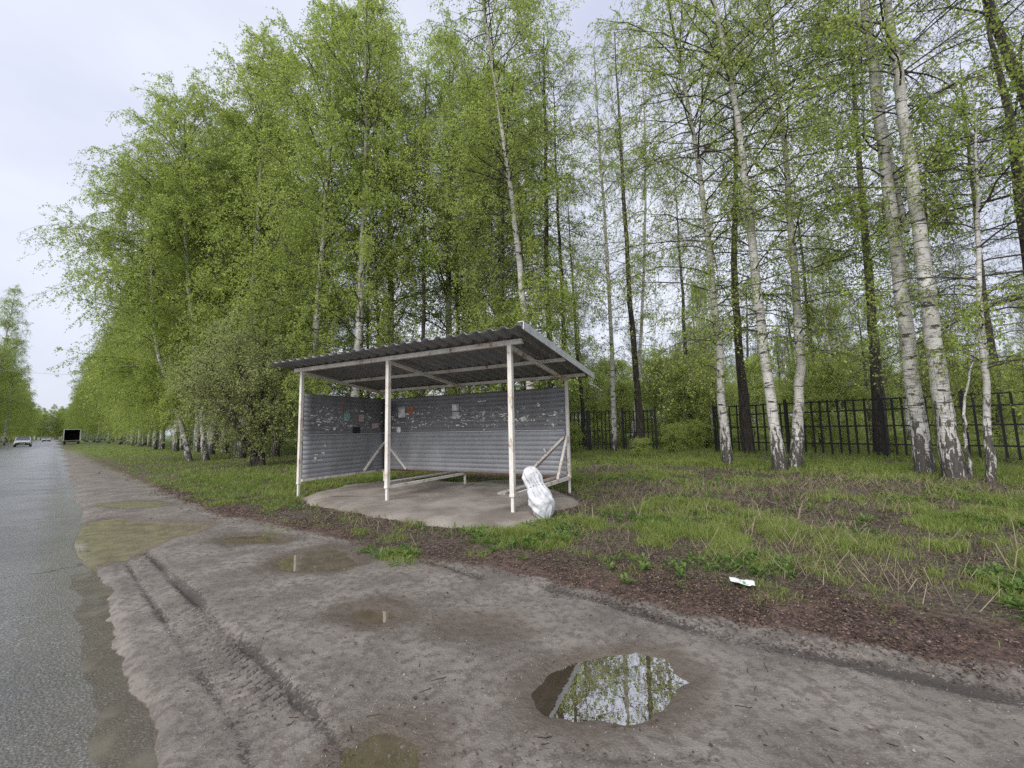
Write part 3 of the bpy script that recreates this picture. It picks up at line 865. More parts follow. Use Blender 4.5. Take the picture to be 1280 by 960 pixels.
# ---- trees of the near stand, traced stem by stem
def px_stem(pts, y0, y1=None, r=(.2,.1), below=.15, top=None):
    """stem through photo points, y0 metres ahead at the foot and y1 at the top; extended to height top"""
    y1 = y0 if y1 is None else y1
    ys = np.linspace(y0, y1, len(pts))
    P = np.array([at_depth(a, b, y) for (a, b), y in zip(pts, ys)])
    foot = P[0].copy(); foot[2] = gz(foot[0], foot[1])
    P = P - foot; P[0,2] = -below
    if top and P[-1,2] < top:
        d = unit(P[-1]-P[-2]); d[:2] *= .55; d = unit(d)
        k = max(2, int((top-P[-1,2])/2.2)); st_ = (top-P[-1,2])/d[2]/k
        P = np.concatenate([P, [P[-1]+d*st_*(i+1) for i in range(k)]])
    z = P[:,2]; rad = np.interp(z, [-.2,.25,1.2,max(2,z[-1]*.6),z[-1]], [r[0]*1.35, r[0]*1.06, r[0]*.92, r[1], r[1]*.25])
    return foot, (P, rad)

near_prof = lambda u: np.clip(.55 + .7*np.sin(math.pi*np.clip(u*.9+.05, 0, 1)), .3, 1.3)
NEAR = [
 # name, label, stem px, depth foot, depth top, radii, top, crown0, nprim, Lmax, extra
 ('birch_tree', 'dark-footed birch alone left of the twin stems, behind the fence gap', [(911,584),(902,500),(898,430),(888,330),(876,230),(858,120),(836,10)], 12.9, 12.9, (.13,.075), 17, 2.9, 60, 3.0),
 ('birch_tree', 'left of the pair of birches with touching dark feet, white stem leaning left above', [(976,587),(966,520),(957,450),(945,350),(934,240),(917,120),(893,0)], 11.5, 11.6, (.145,.09), 17, 3.2, 60, 3.1),
 ('birch_tree', 'right of the pair of birches with touching dark feet, thinner upright stem', [(993,584),(998,520),(1000,450),(994,350),(985,240),(974,120),(960,0)], 11.9, 12.3, (.145,.072), 16, 2.7, 60, 2.8),
 ('birch_tree', 'bright white birch with a slim clean stem leaning left before the fence', [(1156,594),(1146,520),(1135,420),(1120,310),(1105,190),(1092,90),(1078,-10)], 9.7, 9.9, (.16,.11), 16, 5.6, 44, 2.7),
 ('birch_tree', 'thick birch with dark cracked foot just right of the bright white birch', [(1197,602),(1183,540),(1170,450),(1155,340),(1141,230),(1125,110),(1106,-10)], 8.9, 9.2, (.17,.105), 15, 5.8, 40, 2.5),
 ('birch_tree', 'thin pale young birch with side twigs standing furthest right', [(1240,608),(1235,540),(1229,450),(1224,350),(1222,240),(1219,150)], 8.3, 8.5, (.062,.04), 8.5, 2.2, 26, 1.9),
]
def near_tree(i, name, label, pts, y0, y1, r, top, c0, npr, Lm, bark='birch', leafm='leaf', **kw):
    foot, stem = px_stem(pts, y0, y1, r, top=top)
    a = dict(elev=(18,48), droop=.42, twig_droop=.8, prof=near_prof, hang=.5, leaf=(.070,.052), sides=16, tw_len=.42, prim_r=.02)
    a.update(kw)
    nsec, ntw, nl = a.pop('cnt', (11, 6, 6))
    trunks = [stem] + a.pop('more', [])
    data = grow_tree(100+i, trunks, c0, Lm, npr, nsec, ntw, nl, **a)
    return tree(name, label, a.get('group'), tuple(foot), data, bark, leafm)
for i, a in enumerate(NEAR):
    kw = {}
    if i == 3:
        foot, s2 = px_stem([(1156,594),(1134,290),(1122,235),(1108,165),(1098,90)], 9.7, 10.3, (.075,.05), top=14)
        P, rad = s2; s2 = (P[1:], rad[1:]); kw['more'] = [s2]
    near_tree(i, *a, **kw)
near_tree(20, 'birch_sapling', 'crooked bare sapling leaning beside the foot of the thick birch', [(1215,604),(1209,560),(1206,515),(1212,470),(1218,440)], 8.7, 8.7, (.028,.016), 3.6, 1.6, 14, .9, leaf=(.05,.035), cnt=(5,3,4))
DARK = dict(bark='dark', leafm='leaf', elev=(2,34), droop=.18, twig_droop=.35, leaf=(.066,.046), tw_len=.38, spread=.6, prim_r=.016, prof=lambda u: .45+.75*np.sin(math.pi*np.clip(u*.9+.05, 0, 1)), bare=.4)
near_tree(31, 'dark_stemmed_tree', 'dark straight tree with bare lower branches behind the bright white birch', [(1102,561),(1094,450),(1085,340),(1074,200),(1066,90),(1060,0)], 15.8, 16, (.20,.10), 18, 2.6, 70, 2.5, cnt=(8,4,6), **{**DARK, 'leafm': 'needle', 'leaf': (.05,.018)})
near_tree(32, 'dark_stemmed_tree', 'dark tree at the fence end between the dark-footed birch and the paired birches', [(936,566),(925,450),(918,330),(920,200),(915,90),(905,0)], 17.6, 17.6, (.20,.09), 20, 4.0, 60, 2.2, cnt=(9,5,6), **DARK)
near_tree(33, 'dark_stemmed_tree', 'dark thin tree rising right of the left fence panel, slightly leaning left', [(802,560),(796,480),(788,380),(780,250),(774,150),(768,40)], 20.0, 20, (.17,.09), 20, 3.0, 60, 2.0, cnt=(9,5,6), **DARK)
near_tree(34, 'dark_stemmed_tree', 'dark tree behind the roof corner of the shelter, right of its close neighbour', [(709,560),(706,450),(701,330),(695,210),(692,100)], 16.5, 16.5, (.11,.06), 16, 3.2, 60, 2.0, cnt=(9,5,6), **DARK)
near_tree(35, 'dark_stemmed_tree', 'dark tree behind the roof corner of the shelter, left of its close neighbour', [(689,562),(687,450),(684,330),(682,210),(680,60)], 16.0, 16, (.14,.08), 18, 3.4, 60, 2.1, cnt=(9,5,7), **DARK)
near_tree(36, 'dark_stemmed_tree', 'thin dark tree stem above the middle of the shelter roof', [(628,562),(627,450),(628,330),(629,210),(630,100)], 17.0, 17, (.12,.07), 18, 3.2, 56, 2.0, cnt=(9,5,7), **DARK)
near_tree(37, 'dark_stemmed_tree', 'slender dark stem left of the middle of the shelter roof', [(598,562),(597,450),(596,330),(595,210),(594,100)], 19.0, 19, (.10,.06), 18, 3.2, 56, 2.0, cnt=(9,5,7), **DARK)
near_tree(38, 'dark_stemmed_tree', 'dark stem above the left half of the shelter roof', [(529,562),(529,450),(530,330),(531,230),(532,100)], 18.0, 18, (.11,.06), 18, 3.2, 56, 2.0, cnt=(9,5,7), **DARK)
SP = dict(leaf=(.074,.054), elev=(30,55))
near_tree(41, 'birch_tree', 'slim white birch left of the dark thin larch, behind the left fence panel', [(768,562),(766,480),(762,380),(757,290),(750,190),(742,60)], 21.0, 21, (.13,.07), 20, 4.5, 44, 2.0, cnt=(8,5,5), **SP)
near_tree(42, 'birch_tree', 'thin pale birch close behind the dark thin larch', [(790,556),(798,470),(803,380),(806,280),(806,160),(800,40)], 23.0, 23, (.12,.06), 20, 5, 40, 1.9, cnt=(8,4,5), **SP)
near_tree(43, 'birch_tree', 'birch whose pale stem shows just above the peak of the shelter roof', [(668,565),(661,450),(655,385),(645,290),(630,180),(608,30)], 14.5, 14.5, (.15,.08), 20, 3.6, 105, 2.6, cnt=(11,7,8), **{**SP, 'elev': (10,45)})
near_tree(44, 'birch_tree', 'leaning white birch at the edge of the verge left of the bush', [(238,577),(230,545),(220,510),(205,470),(195,420),(190,330)], 20.5, 21.5, (.115,.08), 16, 2.2, 110, 3.4, cnt=(11,7,13), **SP)
near_tree(45, 'birch_tree', 'upright spotted birch between the leaning birch and the bush', [(258,577),(254,540),(250,500),(245,440),(238,380),(232,300)], 20.5, 21, (.13,.09), 19, 2.2, 120, 3.5, cnt=(11,7,13), **SP)

# conifer at the right edge, its boughs reaching into the picture
def bough_tree():
    g_ = np.array([12.9, 8.9]); P = np.array([(0,0,-.2),(0,0,2.5),(-.12,.1,5.5),(-.5,.2,8.5),(-1.0,.3,11.5),(-1.4,.3,14.5)])
    data = grow_tree(77, [(P, np.array([.20,.17,.15,.12,.08,.02]))], 3.8, 3.9, 46, 13, 5, 9, leaf=(.075,.018), elev=(4,24), droop=.22, twig_droop=.35, spread=.5, hang=.1, tw_len=.42,
                     prof=lambda u: np.clip(1.15-u*.85, .2, 1), prim_r=.026)
    tree('larch_tree', 'dark conifer at the right edge with long drooping boughs overhead', None, (g_[0], g_[1], gz(*g_)), data, 'dark', 'needle')
bough_tree()
def bough_tree2():
    g_ = np.array([14.6, 11.2])
    data = grow_tree(78, straight(15, .2, .2, 9), 2.4, 3.2, 54, 10, 5, 8, leaf=(.075,.018), elev=(0,24), droop=.25, twig_droop=.35, spread=.5, hang=.1, tw_len=.42, prof=lambda u: np.clip(1.1-u*.9, .15, 1), prim_r=.022)
    tree('larch_tree', 'feathery conifer beyond the thin pale birch at the right-hand fence', None, (g_[0], g_[1], gz(*g_)), data, 'dark', 'needle')
bough_tree2()

# bird cherry bush left of the shelter
def cherry():
    f = gp(322, 583)
    stems = []
    q = np.random.default_rng(3)
    for dx, dy, h, r in ((-1.2,.1,5.6,.075),(-.2,.5,6.2,.085),(-2.4,-.3,4.6,.06),(.9,-.1,4.2,.05),(-.5,-1.0,4.8,.06),(-2.0,1.0,5.4,.065),(.6,1.0,5.0,.05),(-3.0,.4,3.6,.05),(-1.6,-1.0,3.4,.045)):
        z = np.linspace(-.1, h, 6); u = np.linspace(0, 1, 6)
        P = np.column_stack([dx*u**1.3 + .08*q.normal(0, 1, 6)*u, dy*u**1.3 + .08*q.normal(0, 1, 6)*u, z])
        P[0,:2] = q.normal(0, .12, 2)
        stems.append((P, r*np.array([1.3,1.05,.85,.65,.42,.15])))
    data = grow_tree(301, stems, .9, 1.7, 170, 8, 5, 6, leaf=(.080,.040), elev=(15,50), droop=.2, twig_droop=.3, spread=.85, prof=lambda u: .55+.6*np.sin(math.pi*np.clip(u, 0, 1)), hang=.0, sides=9, prim_r=.018, tw_len=.38)
    tree('bird_cherry_bush', 'grey-green bush of several dark crooked stems left of the shelter', None, (f[0], f[1], gz(*f)), data, 'dark', 'leaf_g')
cherry()

# ---- the rest of the wood: a few grown kinds, copied
FAR = (-400., -400.)
def proto(name, seed, trunks, bark, leafm, *a, twig='twig', **kw):
    return tree(name, '', None, (0,0,0), grow_tree(seed, trunks, *a, **kw), bark, leafm, twig)
row_prof = lambda u: np.sin(math.pi*np.clip(u*.78+.20, 0, 1))**.7
BIR = [proto('birch_tree', 500+k, straight(20.5, .16, .35, 50+k), 'birch', 'leaf', 1.9, 4.0, 100, 12, 7, 11, leaf=(.080,.058), elev=(28,64), droop=.30, twig_droop=.7, prof=row_prof) for k in range(4)]
SLIM = [proto('birch_tree', 520+k, straight(19, .12, .4, 70+k), 'birch', 'leaf', 3.4, 2.7, 74, 10, 6, 10, leaf=(.07,.05), elev=(38,64), droop=.25, twig_droop=.7, prof=row_prof) for k in range(2)]
LAR = [proto('larch_tree', 540+k, straight(19, .13, .2, 80+k), 'dark', 'needle', 3.0, 2.2, 64, 8, 5, 8, leaf=(.06,.02), elev=(5,35), droop=.2, twig_droop=.4, prof=lambda u: 1.05-.75*u) for k in range(2)]
PIN = [proto('pine_tree', 560+k, straight(13, .17, .15, 90+k), 'dark', 'pine', 2.5, 2.6, 70, 10, 5, 9, leaf=(.10,.022), elev=(5,45), droop=.05, twig_droop=.1, spread=.6, prof=lambda u: np.clip(1.1-u, .1, 1), hang=0) for k in range(1)]
SAP = [proto('young_birch', 580+k, straight(6.0, .05, .35, 95+k, 6), 'birch', 'leaf_y', .5, 1.9, 46, 9, 6, 9, leaf=(.085,.062), elev=(25,60), droop=.2, twig_droop=.35, prof=lambda u: np.sin(math.pi*np.clip(u*.75+.22, 0, 1))) for k in range(3)]
SHR = [proto('shrub', 600+k, [(np.array([(0,0,-.1),(.1*a,.1*b,.7),(.35*a,.35*b,1.5),(.6*a,.6*b,2.4)]), np.array([.03,.025,.018,.006])) for a, b in ((1,.3),(-.7,.9),(-.3,-1),(.6,-.6))], 'dark', 'leaf_y', .25, 1.1, 60, 8, 4, 8, leaf=(.075,.055), elev=(15,55), droop=.15, twig_droop=.25, prof=lambda u: .6+.5*np.sin(3.14*u), tw_len=.32) for k in range(2)]
used = set()
def place(pool, x, y, sc, label, group, cat='tree'):
    p = pool[int(R.integers(len(pool)))]
    o = p
    if p.name in used: o = copy_tree(p)
    used.add(p.name)
    o.location = (x, y, gz(x, y) - .02); o.rotation_euler = (R.normal(0, .025), R.normal(0, .025), R.uniform(0, 6.28)); o.scale = (sc, sc, sc*R.uniform(.94, 1.06))
    tag(o, label, cat, group)
    return o
taken = []
def free(s, t, d):
    for a, b in taken:
        if (a-s)**2 + (b-t)**2 < d*d: return False
    taken.append((s, t)); return True
for fx_, fy_ in [(-16.6,21.5),(-10.3,16.9),(.6,14.5),(1.4,16),(2,16.5),(-.4,17),(-1.5,19),(-3.8,18)]:
    taken.append(st(fx_, fy_))

for px, y, sc in [(385,19,1.12),(440,17.5,1.05),(492,21,1.18),(560,21,1.1),(345,23,1.14),(305,26,1.14),(283,28,1.16),(248,30.5,1.1),(262,29,1.1),(636,24,1.12),(222,32.5,1.1),(196,37,1.0),(628,20,1.0)]:
    x = (px-640)/F*y; taken.append(st(x, y))
    place(BIR, x, y, sc, 'tall leafy birch in the dense wood along the road left of the shelter', 'birches of the roadside wood left of the shelter')
for _ in range(200):
    s, t = R.uniform(10, 110), R.uniform(17, 25)
    x, y = xy(s, t)
    if 640 + F*x/y > 560 or not free(s, t, 2.6): continue
    place(SAP, x, y, R.uniform(.6, 1.0), 'bright young birch in the undergrowth deep in the roadside wood', 'undergrowth of the roadside wood')
for _ in range(260):
    s, t = (R.uniform(290, 395), R.uniform(-24, 22)) if R.random() < .5 else (R.uniform(70, 330), R.uniform(-27, -18))
    if (-8 < t < 4.5 and s < 340) or not free(s, t, 3.5): continue
    x, y = xy(s, t); place(SAP, x, y, R.uniform(.8, 1.2), 'distant young birch under the taller trees far down the road', 'undergrowth far down the road')
for px, y, sc in [(-18,57,1.16),(-70,52,1.1),(8,76,1.1),(-40,66,1.15)]:
    x = (px-640)/F*y; taken.append(st(x, y))
    place(SLIM, x, y, sc, 'thin-topped birch at the near end of the trees across the road', 'nearest trees on the far side of the road')
for _ in range(220):
    s, t = R.uniform(300, 390), R.uniform(-16, 12)
    if (s > 345 or t > 4 or t < -9) and free(s, t, 3.4):
        x, y = xy(s, t); place(BIR, x, y, R.uniform(.75, 1.0), 'distant birch closing off the end of the road', 'trees at the end of the road')
for px, y in [(575,21),(660,23),(728,27),(860,25),(1022,23),(1165,21),(480,24),(450,20),(1245,19)]:
    x = (px-640)/F*y; taken.append(st(x, y))
    place(LAR, x, y, R.uniform(.85, 1.05), 'thin dark straight stem among the paler trees in the background', 'thin dark stems in the background')
# front row along the verge, then the wood behind it
LB = 'tall leafy birch in the dense wood along the road left of the shelter'
GB = 'birches of the roadside wood left of the shelter'
s = 25.0
while s < 95:
    t = 6.9 + R.uniform(-.6, .9)
    if free(s, t, 1.6):
        x, y = xy(s, t); place(BIR, x, y, R.uniform(.93, 1.10), LB, GB)
    s += R.uniform(2.4, 3.6)
for _ in range(1500):
    s, t = R.uniform(13, 70), R.uniform(8, 20)
    x, y = xy(s, t); px = 640 + F*x/y
    if px > 640 and y < 26: continue
    if px > 520 and t < 10: continue
    if px > 400 and R.random() < .68: continue
    if not free(s, t, 3.5 if s < 40 else 4.2): continue
    r = R.random()
    if r < .62: place(BIR, x, y, R.uniform(.85, 1.08), LB, GB)
    elif r < .85: place(SLIM, x, y, R.uniform(.85, 1.1), 'slim birch with few low branches inside the wood behind the shelter', 'slim birches inside the wood')
    else: place(LAR, x, y, R.uniform(.85, 1.1), 'dark-stemmed larch inside the wood left of the shelter', 'larches inside the wood')
for _ in range(700):
    s, t = R.uniform(95, 330), R.uniform(5.0, 14)
    if free(s, t, 4.6):
        x, y = xy(s, t); place(BIR, x, y, R.uniform(.85, 1.1), 'distant birch in the tree line right of the road, beyond the parked truck', 'distant trees right of the road')
for _ in range(600):
    s, t = R.uniform(72, 330), R.uniform(-17, -9.2)
    if free(s, t, 4.8):
        x, y = xy(s, t); place(BIR, x, y, R.uniform(.85, 1.12), 'distant birch in the tree line on the far side of the road', 'trees on the far side of the road')
# beyond the fence: young growth, pines, a few tall stems
for _ in range(400):
    y = R.uniform(24.5, 44); px = R.uniform(690, 1500); x = (px-640)/F*y; s, t = st(x, y)
    if t < 22.5 or not free(s, t, 2.4): continue
    r = R.random()
    if r < .62: place(SAP, x, y, R.uniform(.7, 1.2), 'bright green young birch in the clearing beyond the black fence', 'young birches beyond the fence')
    elif r < .74: place(PIN, x, y, R.uniform(.6, .95), 'dark green pine beyond the black fence', 'pines beyond the fence')
    elif r < .84: place(SLIM, x, y, R.uniform(.8, 1.0), 'slim tall birch standing beyond the black fence', 'slim birches beyond the fence')
for _ in range(160):
    y = R.uniform(46, 78); px = R.uniform(620, 1500); x = (px-640)/F*y; s, t = st(x, y)
    if not free(s, t, 4.5): continue
    place(PIN if R.random() < .5 else SAP, x, y, R.uniform(1.0, 1.35), 'hazy green tree at the back of the clearing beyond the fence', 'trees at the back of the clearing')
for px, py, sc in [(842,566,.45),(868,562,.5),(800,572,.3),(885,560,.4),(715,565,.5),(748,560,.5),(1000,560,.6),(1060,556,.7),(1120,566,.3)]:
    x, y = gp(px, py); place(SHR, x, y, sc, 'low bright green shrub among the grass by the fence' if px > 600 else 'low leafy shrub at the foot of the dark-stemmed bush', 'shrubs by the fence' if px > 600 else 'shrubs under the bush', 'shrub')
for px, y, sc in [(850,23.5,.85),(872,25,1.0),(835,26,.9),(890,22.5,.8),(1010,21,.8),(1045,19.5,.7),(1225,14.5,.6),(1180,17,.8)]:
    x = (px-640)/F*y; place(SAP, x, y, sc, 'bright green young birch in the gap of the fence or just behind it', 'young birches at the fence')
for pool in (BIR, SLIM, LAR, PIN, SAP, SHR):
    for p in pool:
        if p.name not in used:
            for ch in list(p.children): bpy.data.objects.remove(ch)
            bpy.data.objects.remove(p)

# ------------------------------------------------------------------ fences
def fence(label, a, b, step, rails, top, seed, posts):
    rr = random.Random(seed)
    a, b = np.array(a), np.array(b); L = float(np.hypot(*(b-a))); rz = math.atan2(b[1]-a[1], b[0]-a[0])
    g = thing('metal_fence', label, 'fence', (a[0], a[1], gz(*a)), rz)
    for u in posts:
        m = MB(); m.box(u*L-.05, u*L+.05, -.04, .04, -.3, top+.12); m.build('post', M['iron'], g)
    x = .12
    while x < L-.05:
        tl = rr.gauss(0, .012)
        m = MB(); m.bar((x, .0, .12+rr.uniform(-.03,.03)), (x+tl, 0, top+rr.uniform(-.05,.04)), .06, .03, (0,1,0)); m.build('bar', M['iron'], g)
        x += step*rr.uniform(.85, 1.15)
    for z in rails:
        m = MB(); m.bar((0,.034,z+rr.uniform(-.02,.02)), (L,.034,z+rr.uniform(-.02,.02)), .03, .05); m.build('rail', M['iron'], g)
def fp(px, y): return np.array([at_depth(px, 540, y)[0], y])
fence('black iron bar fence panel right beside the shelter end', fp(706,22.2), fp(766,21.6), .20, (.35,1.05,2.02), 2.05, 1, (0,.5,1))
fence('short black iron fence panel at the edge of the overgrown gap', fp(779,21.6), fp(820,21.0), .22, (.35,.95,1.55,2.0), 2.1, 2, (0,1))
fence('long black iron lattice fence behind the birches on the right side', fp(894,18.9), fp(1340,11.2), .27, (.50,1.12,1.68,2.04), 2.08, 3, (0,.3,.6,.8,1))

# ------------------------------------------------------------------ vehicles
def car(name, label, s, t, paint, facing):
    x, y = xy(s, t); yaw = math.atan2(D2[1], D2[0]) + (math.pi if facing else 0)
    g = thing(name, label, 'car', (x, y, float(road_z(np.array([x]), np.array([y]))[0])), yaw)
    # loft: x forward, sections (x, half width bottom, half width top, z bottom, z top)
    sec = [(-2.0,.70,.66,.42,.78),(-1.92,.80,.76,.28,.92),(-1.4,.83,.78,.22,.95),(-.4,.84,.80,.20,.94),(.7,.84,.80,.20,.93),(1.45,.83,.76,.22,.84),(1.92,.79,.70,.28,.72),(2.02,.68,.62,.40,.62)]
    V = []; n = 8
    for x_, wb, wt, zb, zt in sec:
        zm = (zb+zt)/2
        V += [(x_,-wb*.9,zb),(x_,-wb,zb+.08),(x_,-wb,zm),(x_,-wt,zt-.04),(x_,-wt*.85,zt)] + [(x_,wt*.85,zt),(x_,wt,zt-.04),(x_,wb,zm),(x_,wb,zb+.08),(x_,wb*.9,zb)]
    k = 10; f = [(i*k+j, i*k+(j+1) % k, (i+1)*k+(j+1) % k, (i+1)*k+j) for i in range(len(sec)-1) for j in range(k)]
    f += [tuple(range(k)), tuple(range((len(sec)-1)*k, len(sec)*k))[::-1]]
    m = MB(); m.add(V, f); m.build('body', paint, g, True)
    # cabin
    cab = [(-1.55,.93,.74),(-1.0,1.40,.60),(.05,1.43,.60),(.95,.92,.74)]
    lo = [(-1.62,.90),(1.0,.88)]
    m = MB(); m.add([(-1.60,-.76,.90),(-1.0,-.60,1.37),(.02,-.60,1.40),(.98,-.76,.88),(-1.60,.76,.90),(-1.0,.60,1.37),(.02,.60,1.40),(.98,.76,.88)], [(0,1,2,3),(7,6,5,4),(0,4,5,1),(2,6,7,3)])
    m.build('glasshouse', M['glass_l'], g)
    m = MB(); m.bar((-1.05,0,1.395), (.06,0,1.425), 1.22, .04)
    for sy in (-1, 1):
        m.bar((.99,.755*sy,.89), (.03,.605*sy,1.41), .06, .05); m.bar((-1.61,.755*sy,.90), (-1.02,.605*sy,1.39), .10, .05); m.bar((-.35,.70*sy,.92), (-.40,.615*sy,1.40), .07, .04)
    m.build('roof', paint, g)
    MB().box(1.93,2.10,-.74,.74,.30,.46).build('bumper', M['black'], g, bevel=.03)
    MB().box(-2.08,-1.93,-.74,.74,.32,.48).build('bumper', M['black'], g, bevel=.03)
    MB().box(2.0,2.045,-.34,.34,.53,.64).build('grille', M['black'], g)
    MB().box(2.102,2.112,-.26,.26,.36,.45).build('number_plate', M['wh_m'], g)
    for sy in (-1, 1):
        MB().box(1.88,2.045,.38*sy-.13+(.12 if sy > 0 else -.12),.38*sy+.13+(.12 if sy > 0 else -.12),.54,.66).build('headlight', M['lamp'], g, bevel=.02)
        MB().box(-2.03,-1.90,.58*sy-.12,.58*sy+.12,.62,.78).build('tail_light', M['red_l'], g)
        MB().box(.62,.78,.84*sy-.09,.84*sy+.09,.92,1.03).build('mirror', M['black'], g, bevel=.02)
        for wx in (-1.25, 1.25):
            w = MB().cyl((wx,.74*sy,.29), (0,1,0), .29, .18, 20).build('wheel', M['rubber'], g, True)
            MB().cyl((wx,.80*sy,.29), (0,1,0), .18, .08, 16).build('rim', M['rim'], w)
car('parked_car', 'white hatchback nearer on the wet road, facing the camera', 94, -3.15, M['car_w'], True)
car('parked_car', 'small pale car farther away on the road, behind the white hatchback', 182, -1.7, M['car_b'], True)

def truck():
    p = gp(89, 556); d = p/np.hypot(*p)*108
    yaw = math.atan2(D2[1], D2[0]) - .02
    g = thing('box_truck', 'box truck seen from its open dark back, white frame, parked on the verge', 'truck', (d[0], d[1], .0), yaw)
    m = MB(); w = 1.06
    m.box(0,4.2,-w,-w+.06,.62,2.62); m.box(0,4.2,w-.06,w,.62,2.62); m.box(0,4.2,-w+.06,w-.06,2.55,2.62); m.box(4.14,4.2,-w+.06,w-.06,.70,2.55)
    m.build('cargo_box', simple('dim_cargo_panel', (.045,.045,.047), .8), g)  # gloom of the open interior put into the wall colour as dark grey
    m = MB(); m.box(-.06,-.002,-w-.03,-w+.10,.62,2.66); m.box(-.06,-.002,w-.12,w+.03,.62,2.66); m.box(-.06,-.002,-w+.10,w-.12,2.55,2.66)
    m.build('door_frame', M['wh_m'], g)
    MB().box(-.03,4.2,-w+.06,w-.06,.55,.70).build('bed', M['board'], g)
    MB().box(.05,6.0,-.45,.45,.40,.549).build('chassis', M['black'], g)
    MB().box(-.10,.0,-w,w,.36,.50).build('bumper', M['black'], g)
    for sy in (-1, 1):
        MB().box(-.13,-.101,sy*.86-.14,sy*.86+.14,.38,.48).build('tail_light', M['red_l'], g)
        for wx in (1.1, 5.2):
            q = MB().cyl((wx,sy*.86,.40), (0,1,0), .40, .26, 20).build('wheel', M['rubber'], g, True)
            MB().cyl((wx,sy*.97,.40), (0,1,0), .22, .08, 14).build('rim', M['rim'], q)
    m = MB(); m.add([(4.35,-.95,.6),(6.2,-.95,.6),(6.2,-.95,1.35),(5.75,-.88,2.15),(4.35,-.92,2.2),(4.35,.95,.6),(6.2,.95,.6),(6.2,.95,1.35),(5.75,.88,2.15),(4.35,.92,2.2)],
          [(4,3,2,1,0),(5,6,7,8,9),(0,1,6,5),(1,2,7,6),(2,3,8,7),(3,4,9,8),(4,0,5,9)])
    m.build('cab', M['wh_m'], g, bevel=.04)
truck()

# overhead wire across the road
a, b = at_depth(-30, 458, 46), at_depth(150, 468, 40)
pts = [tuple(a + (b-a)*u - np.array([0,0,.35*4*u*(1-u)])) for u in np.linspace(0, 1, 12)]
tag(MB().tube(pts, .011, 5).build('overhead_wire', M['rim']), 'thin pale overhead wire crossing above the road', 'wire')

# ------------------------------------------------------------------ grass, weeds, litter
def sample(n, rmin, rmax, a0=-58, a1=58, power=1.0):
    """points with density falling with distance; angle measured from straight ahead"""
    u = R.uniform(0, 1, n)
    r = rmin*(rmax/rmin)**u if power == 1 else (rmin**.5 + u*(rmax**.5 - rmin**.5))**2
    a = np.radians(R.uniform(a0, a1, n))
    return r*np.sin(a), r*np.cos(a), r

def blades(x, y, z, h, w, lean, tipz=1.0):
    N = len(x); az = R.uniform(0, 2*math.pi, N); d = np.stack([np.cos(az), np.sin(az), np.zeros(N)], 1)
    q = R.uniform(0, 2*math.pi, N); sd = np.stack([np.cos(q), np.sin(q), np.zeros(N)], 1)*(w*.5)[:,None]
    B = np.stack([x, y, z], 1); upv = np.array([0,0,1.])
    m = B + d*(h*lean*.30)[:,None] + upv*(h*.58)[:,None]; t = B + d*(h*lean)[:,None] + upv*(h*(1-.35*lean)*tipz)[:,None]
    V = np.stack([B-sd, B+sd, m+sd*.75, m-sd*.75, t], 1).reshape(-1, 3)
    i = np.arange(N)[:,None]*5
    return V, i + np.array([[0,1,2,3]]), i + np.array([[3,2,4]])

def make_grass():
    Vs, Q, T, off, col = [], [], [], 0, []
    for n, r0, r1, a0, a1 in ((760000, 2.7, 16, -56, 58), (260000, 14, 70, -57, 56)):
        x, y, r = sample(n, r0, r1, a0, a1)
        dn = grass_density(x, y)
        tuft = noise(x*4.5, y*4.5, 131)*.6 + noise(x*11, y*11, 132)*.4
        clump = noise(x*2.6, y*2.6, 133)*.55 + noise(x*7, y*7, 134)*.45
        keep = R.uniform(0, 1, n) < np.clip(dn*(.10 + 1.5*sm(.46, .66, clump + .26*(dn - .45))), 0, 1)
        tuft = .6*clump + .4*tuft
        x, y, r, dn, tf = x[keep], y[keep], r[keep], dn[keep], tuft[keep]
        z = ground_z(x, y)
        s_, t_ = st(x, y)
        h = (.045 + .15*tf**1.5*(.5+dn))*R.uniform(.5, 1.3, len(x))*(1 + .5*sm(10, 15, t_))
        h = np.where(t_ - tb2(s_) < .9, h*.62, h)
        w = np.maximum(.0045, r*.00085)*R.uniform(.7, 1.4, len(x))
        V, q, t = blades(x, y, z-.008, h, w, R.uniform(.2, .9, len(x)))
        Vs.append(V); Q.append(q+off); T.append(t+off); off += len(V)
        c = np.clip(.15 + .7*noise(x*1.1, y*1.1, 141) + R.normal(0, .22, len(x)), 0, 1)
        col.append(c)
    c = np.concatenate(col)
    me = np_mesh('grass', np.concatenate(Vs), [np.concatenate(Q), np.concatenate(T)], fattr=dict(v=np.concatenate([c, c])))
    tag(link('grass', me, M['grass']), 'fresh green grass growing in tufts over the bank', 'grass', kind='stuff')
    print('grass blades', len(c))
make_grass()

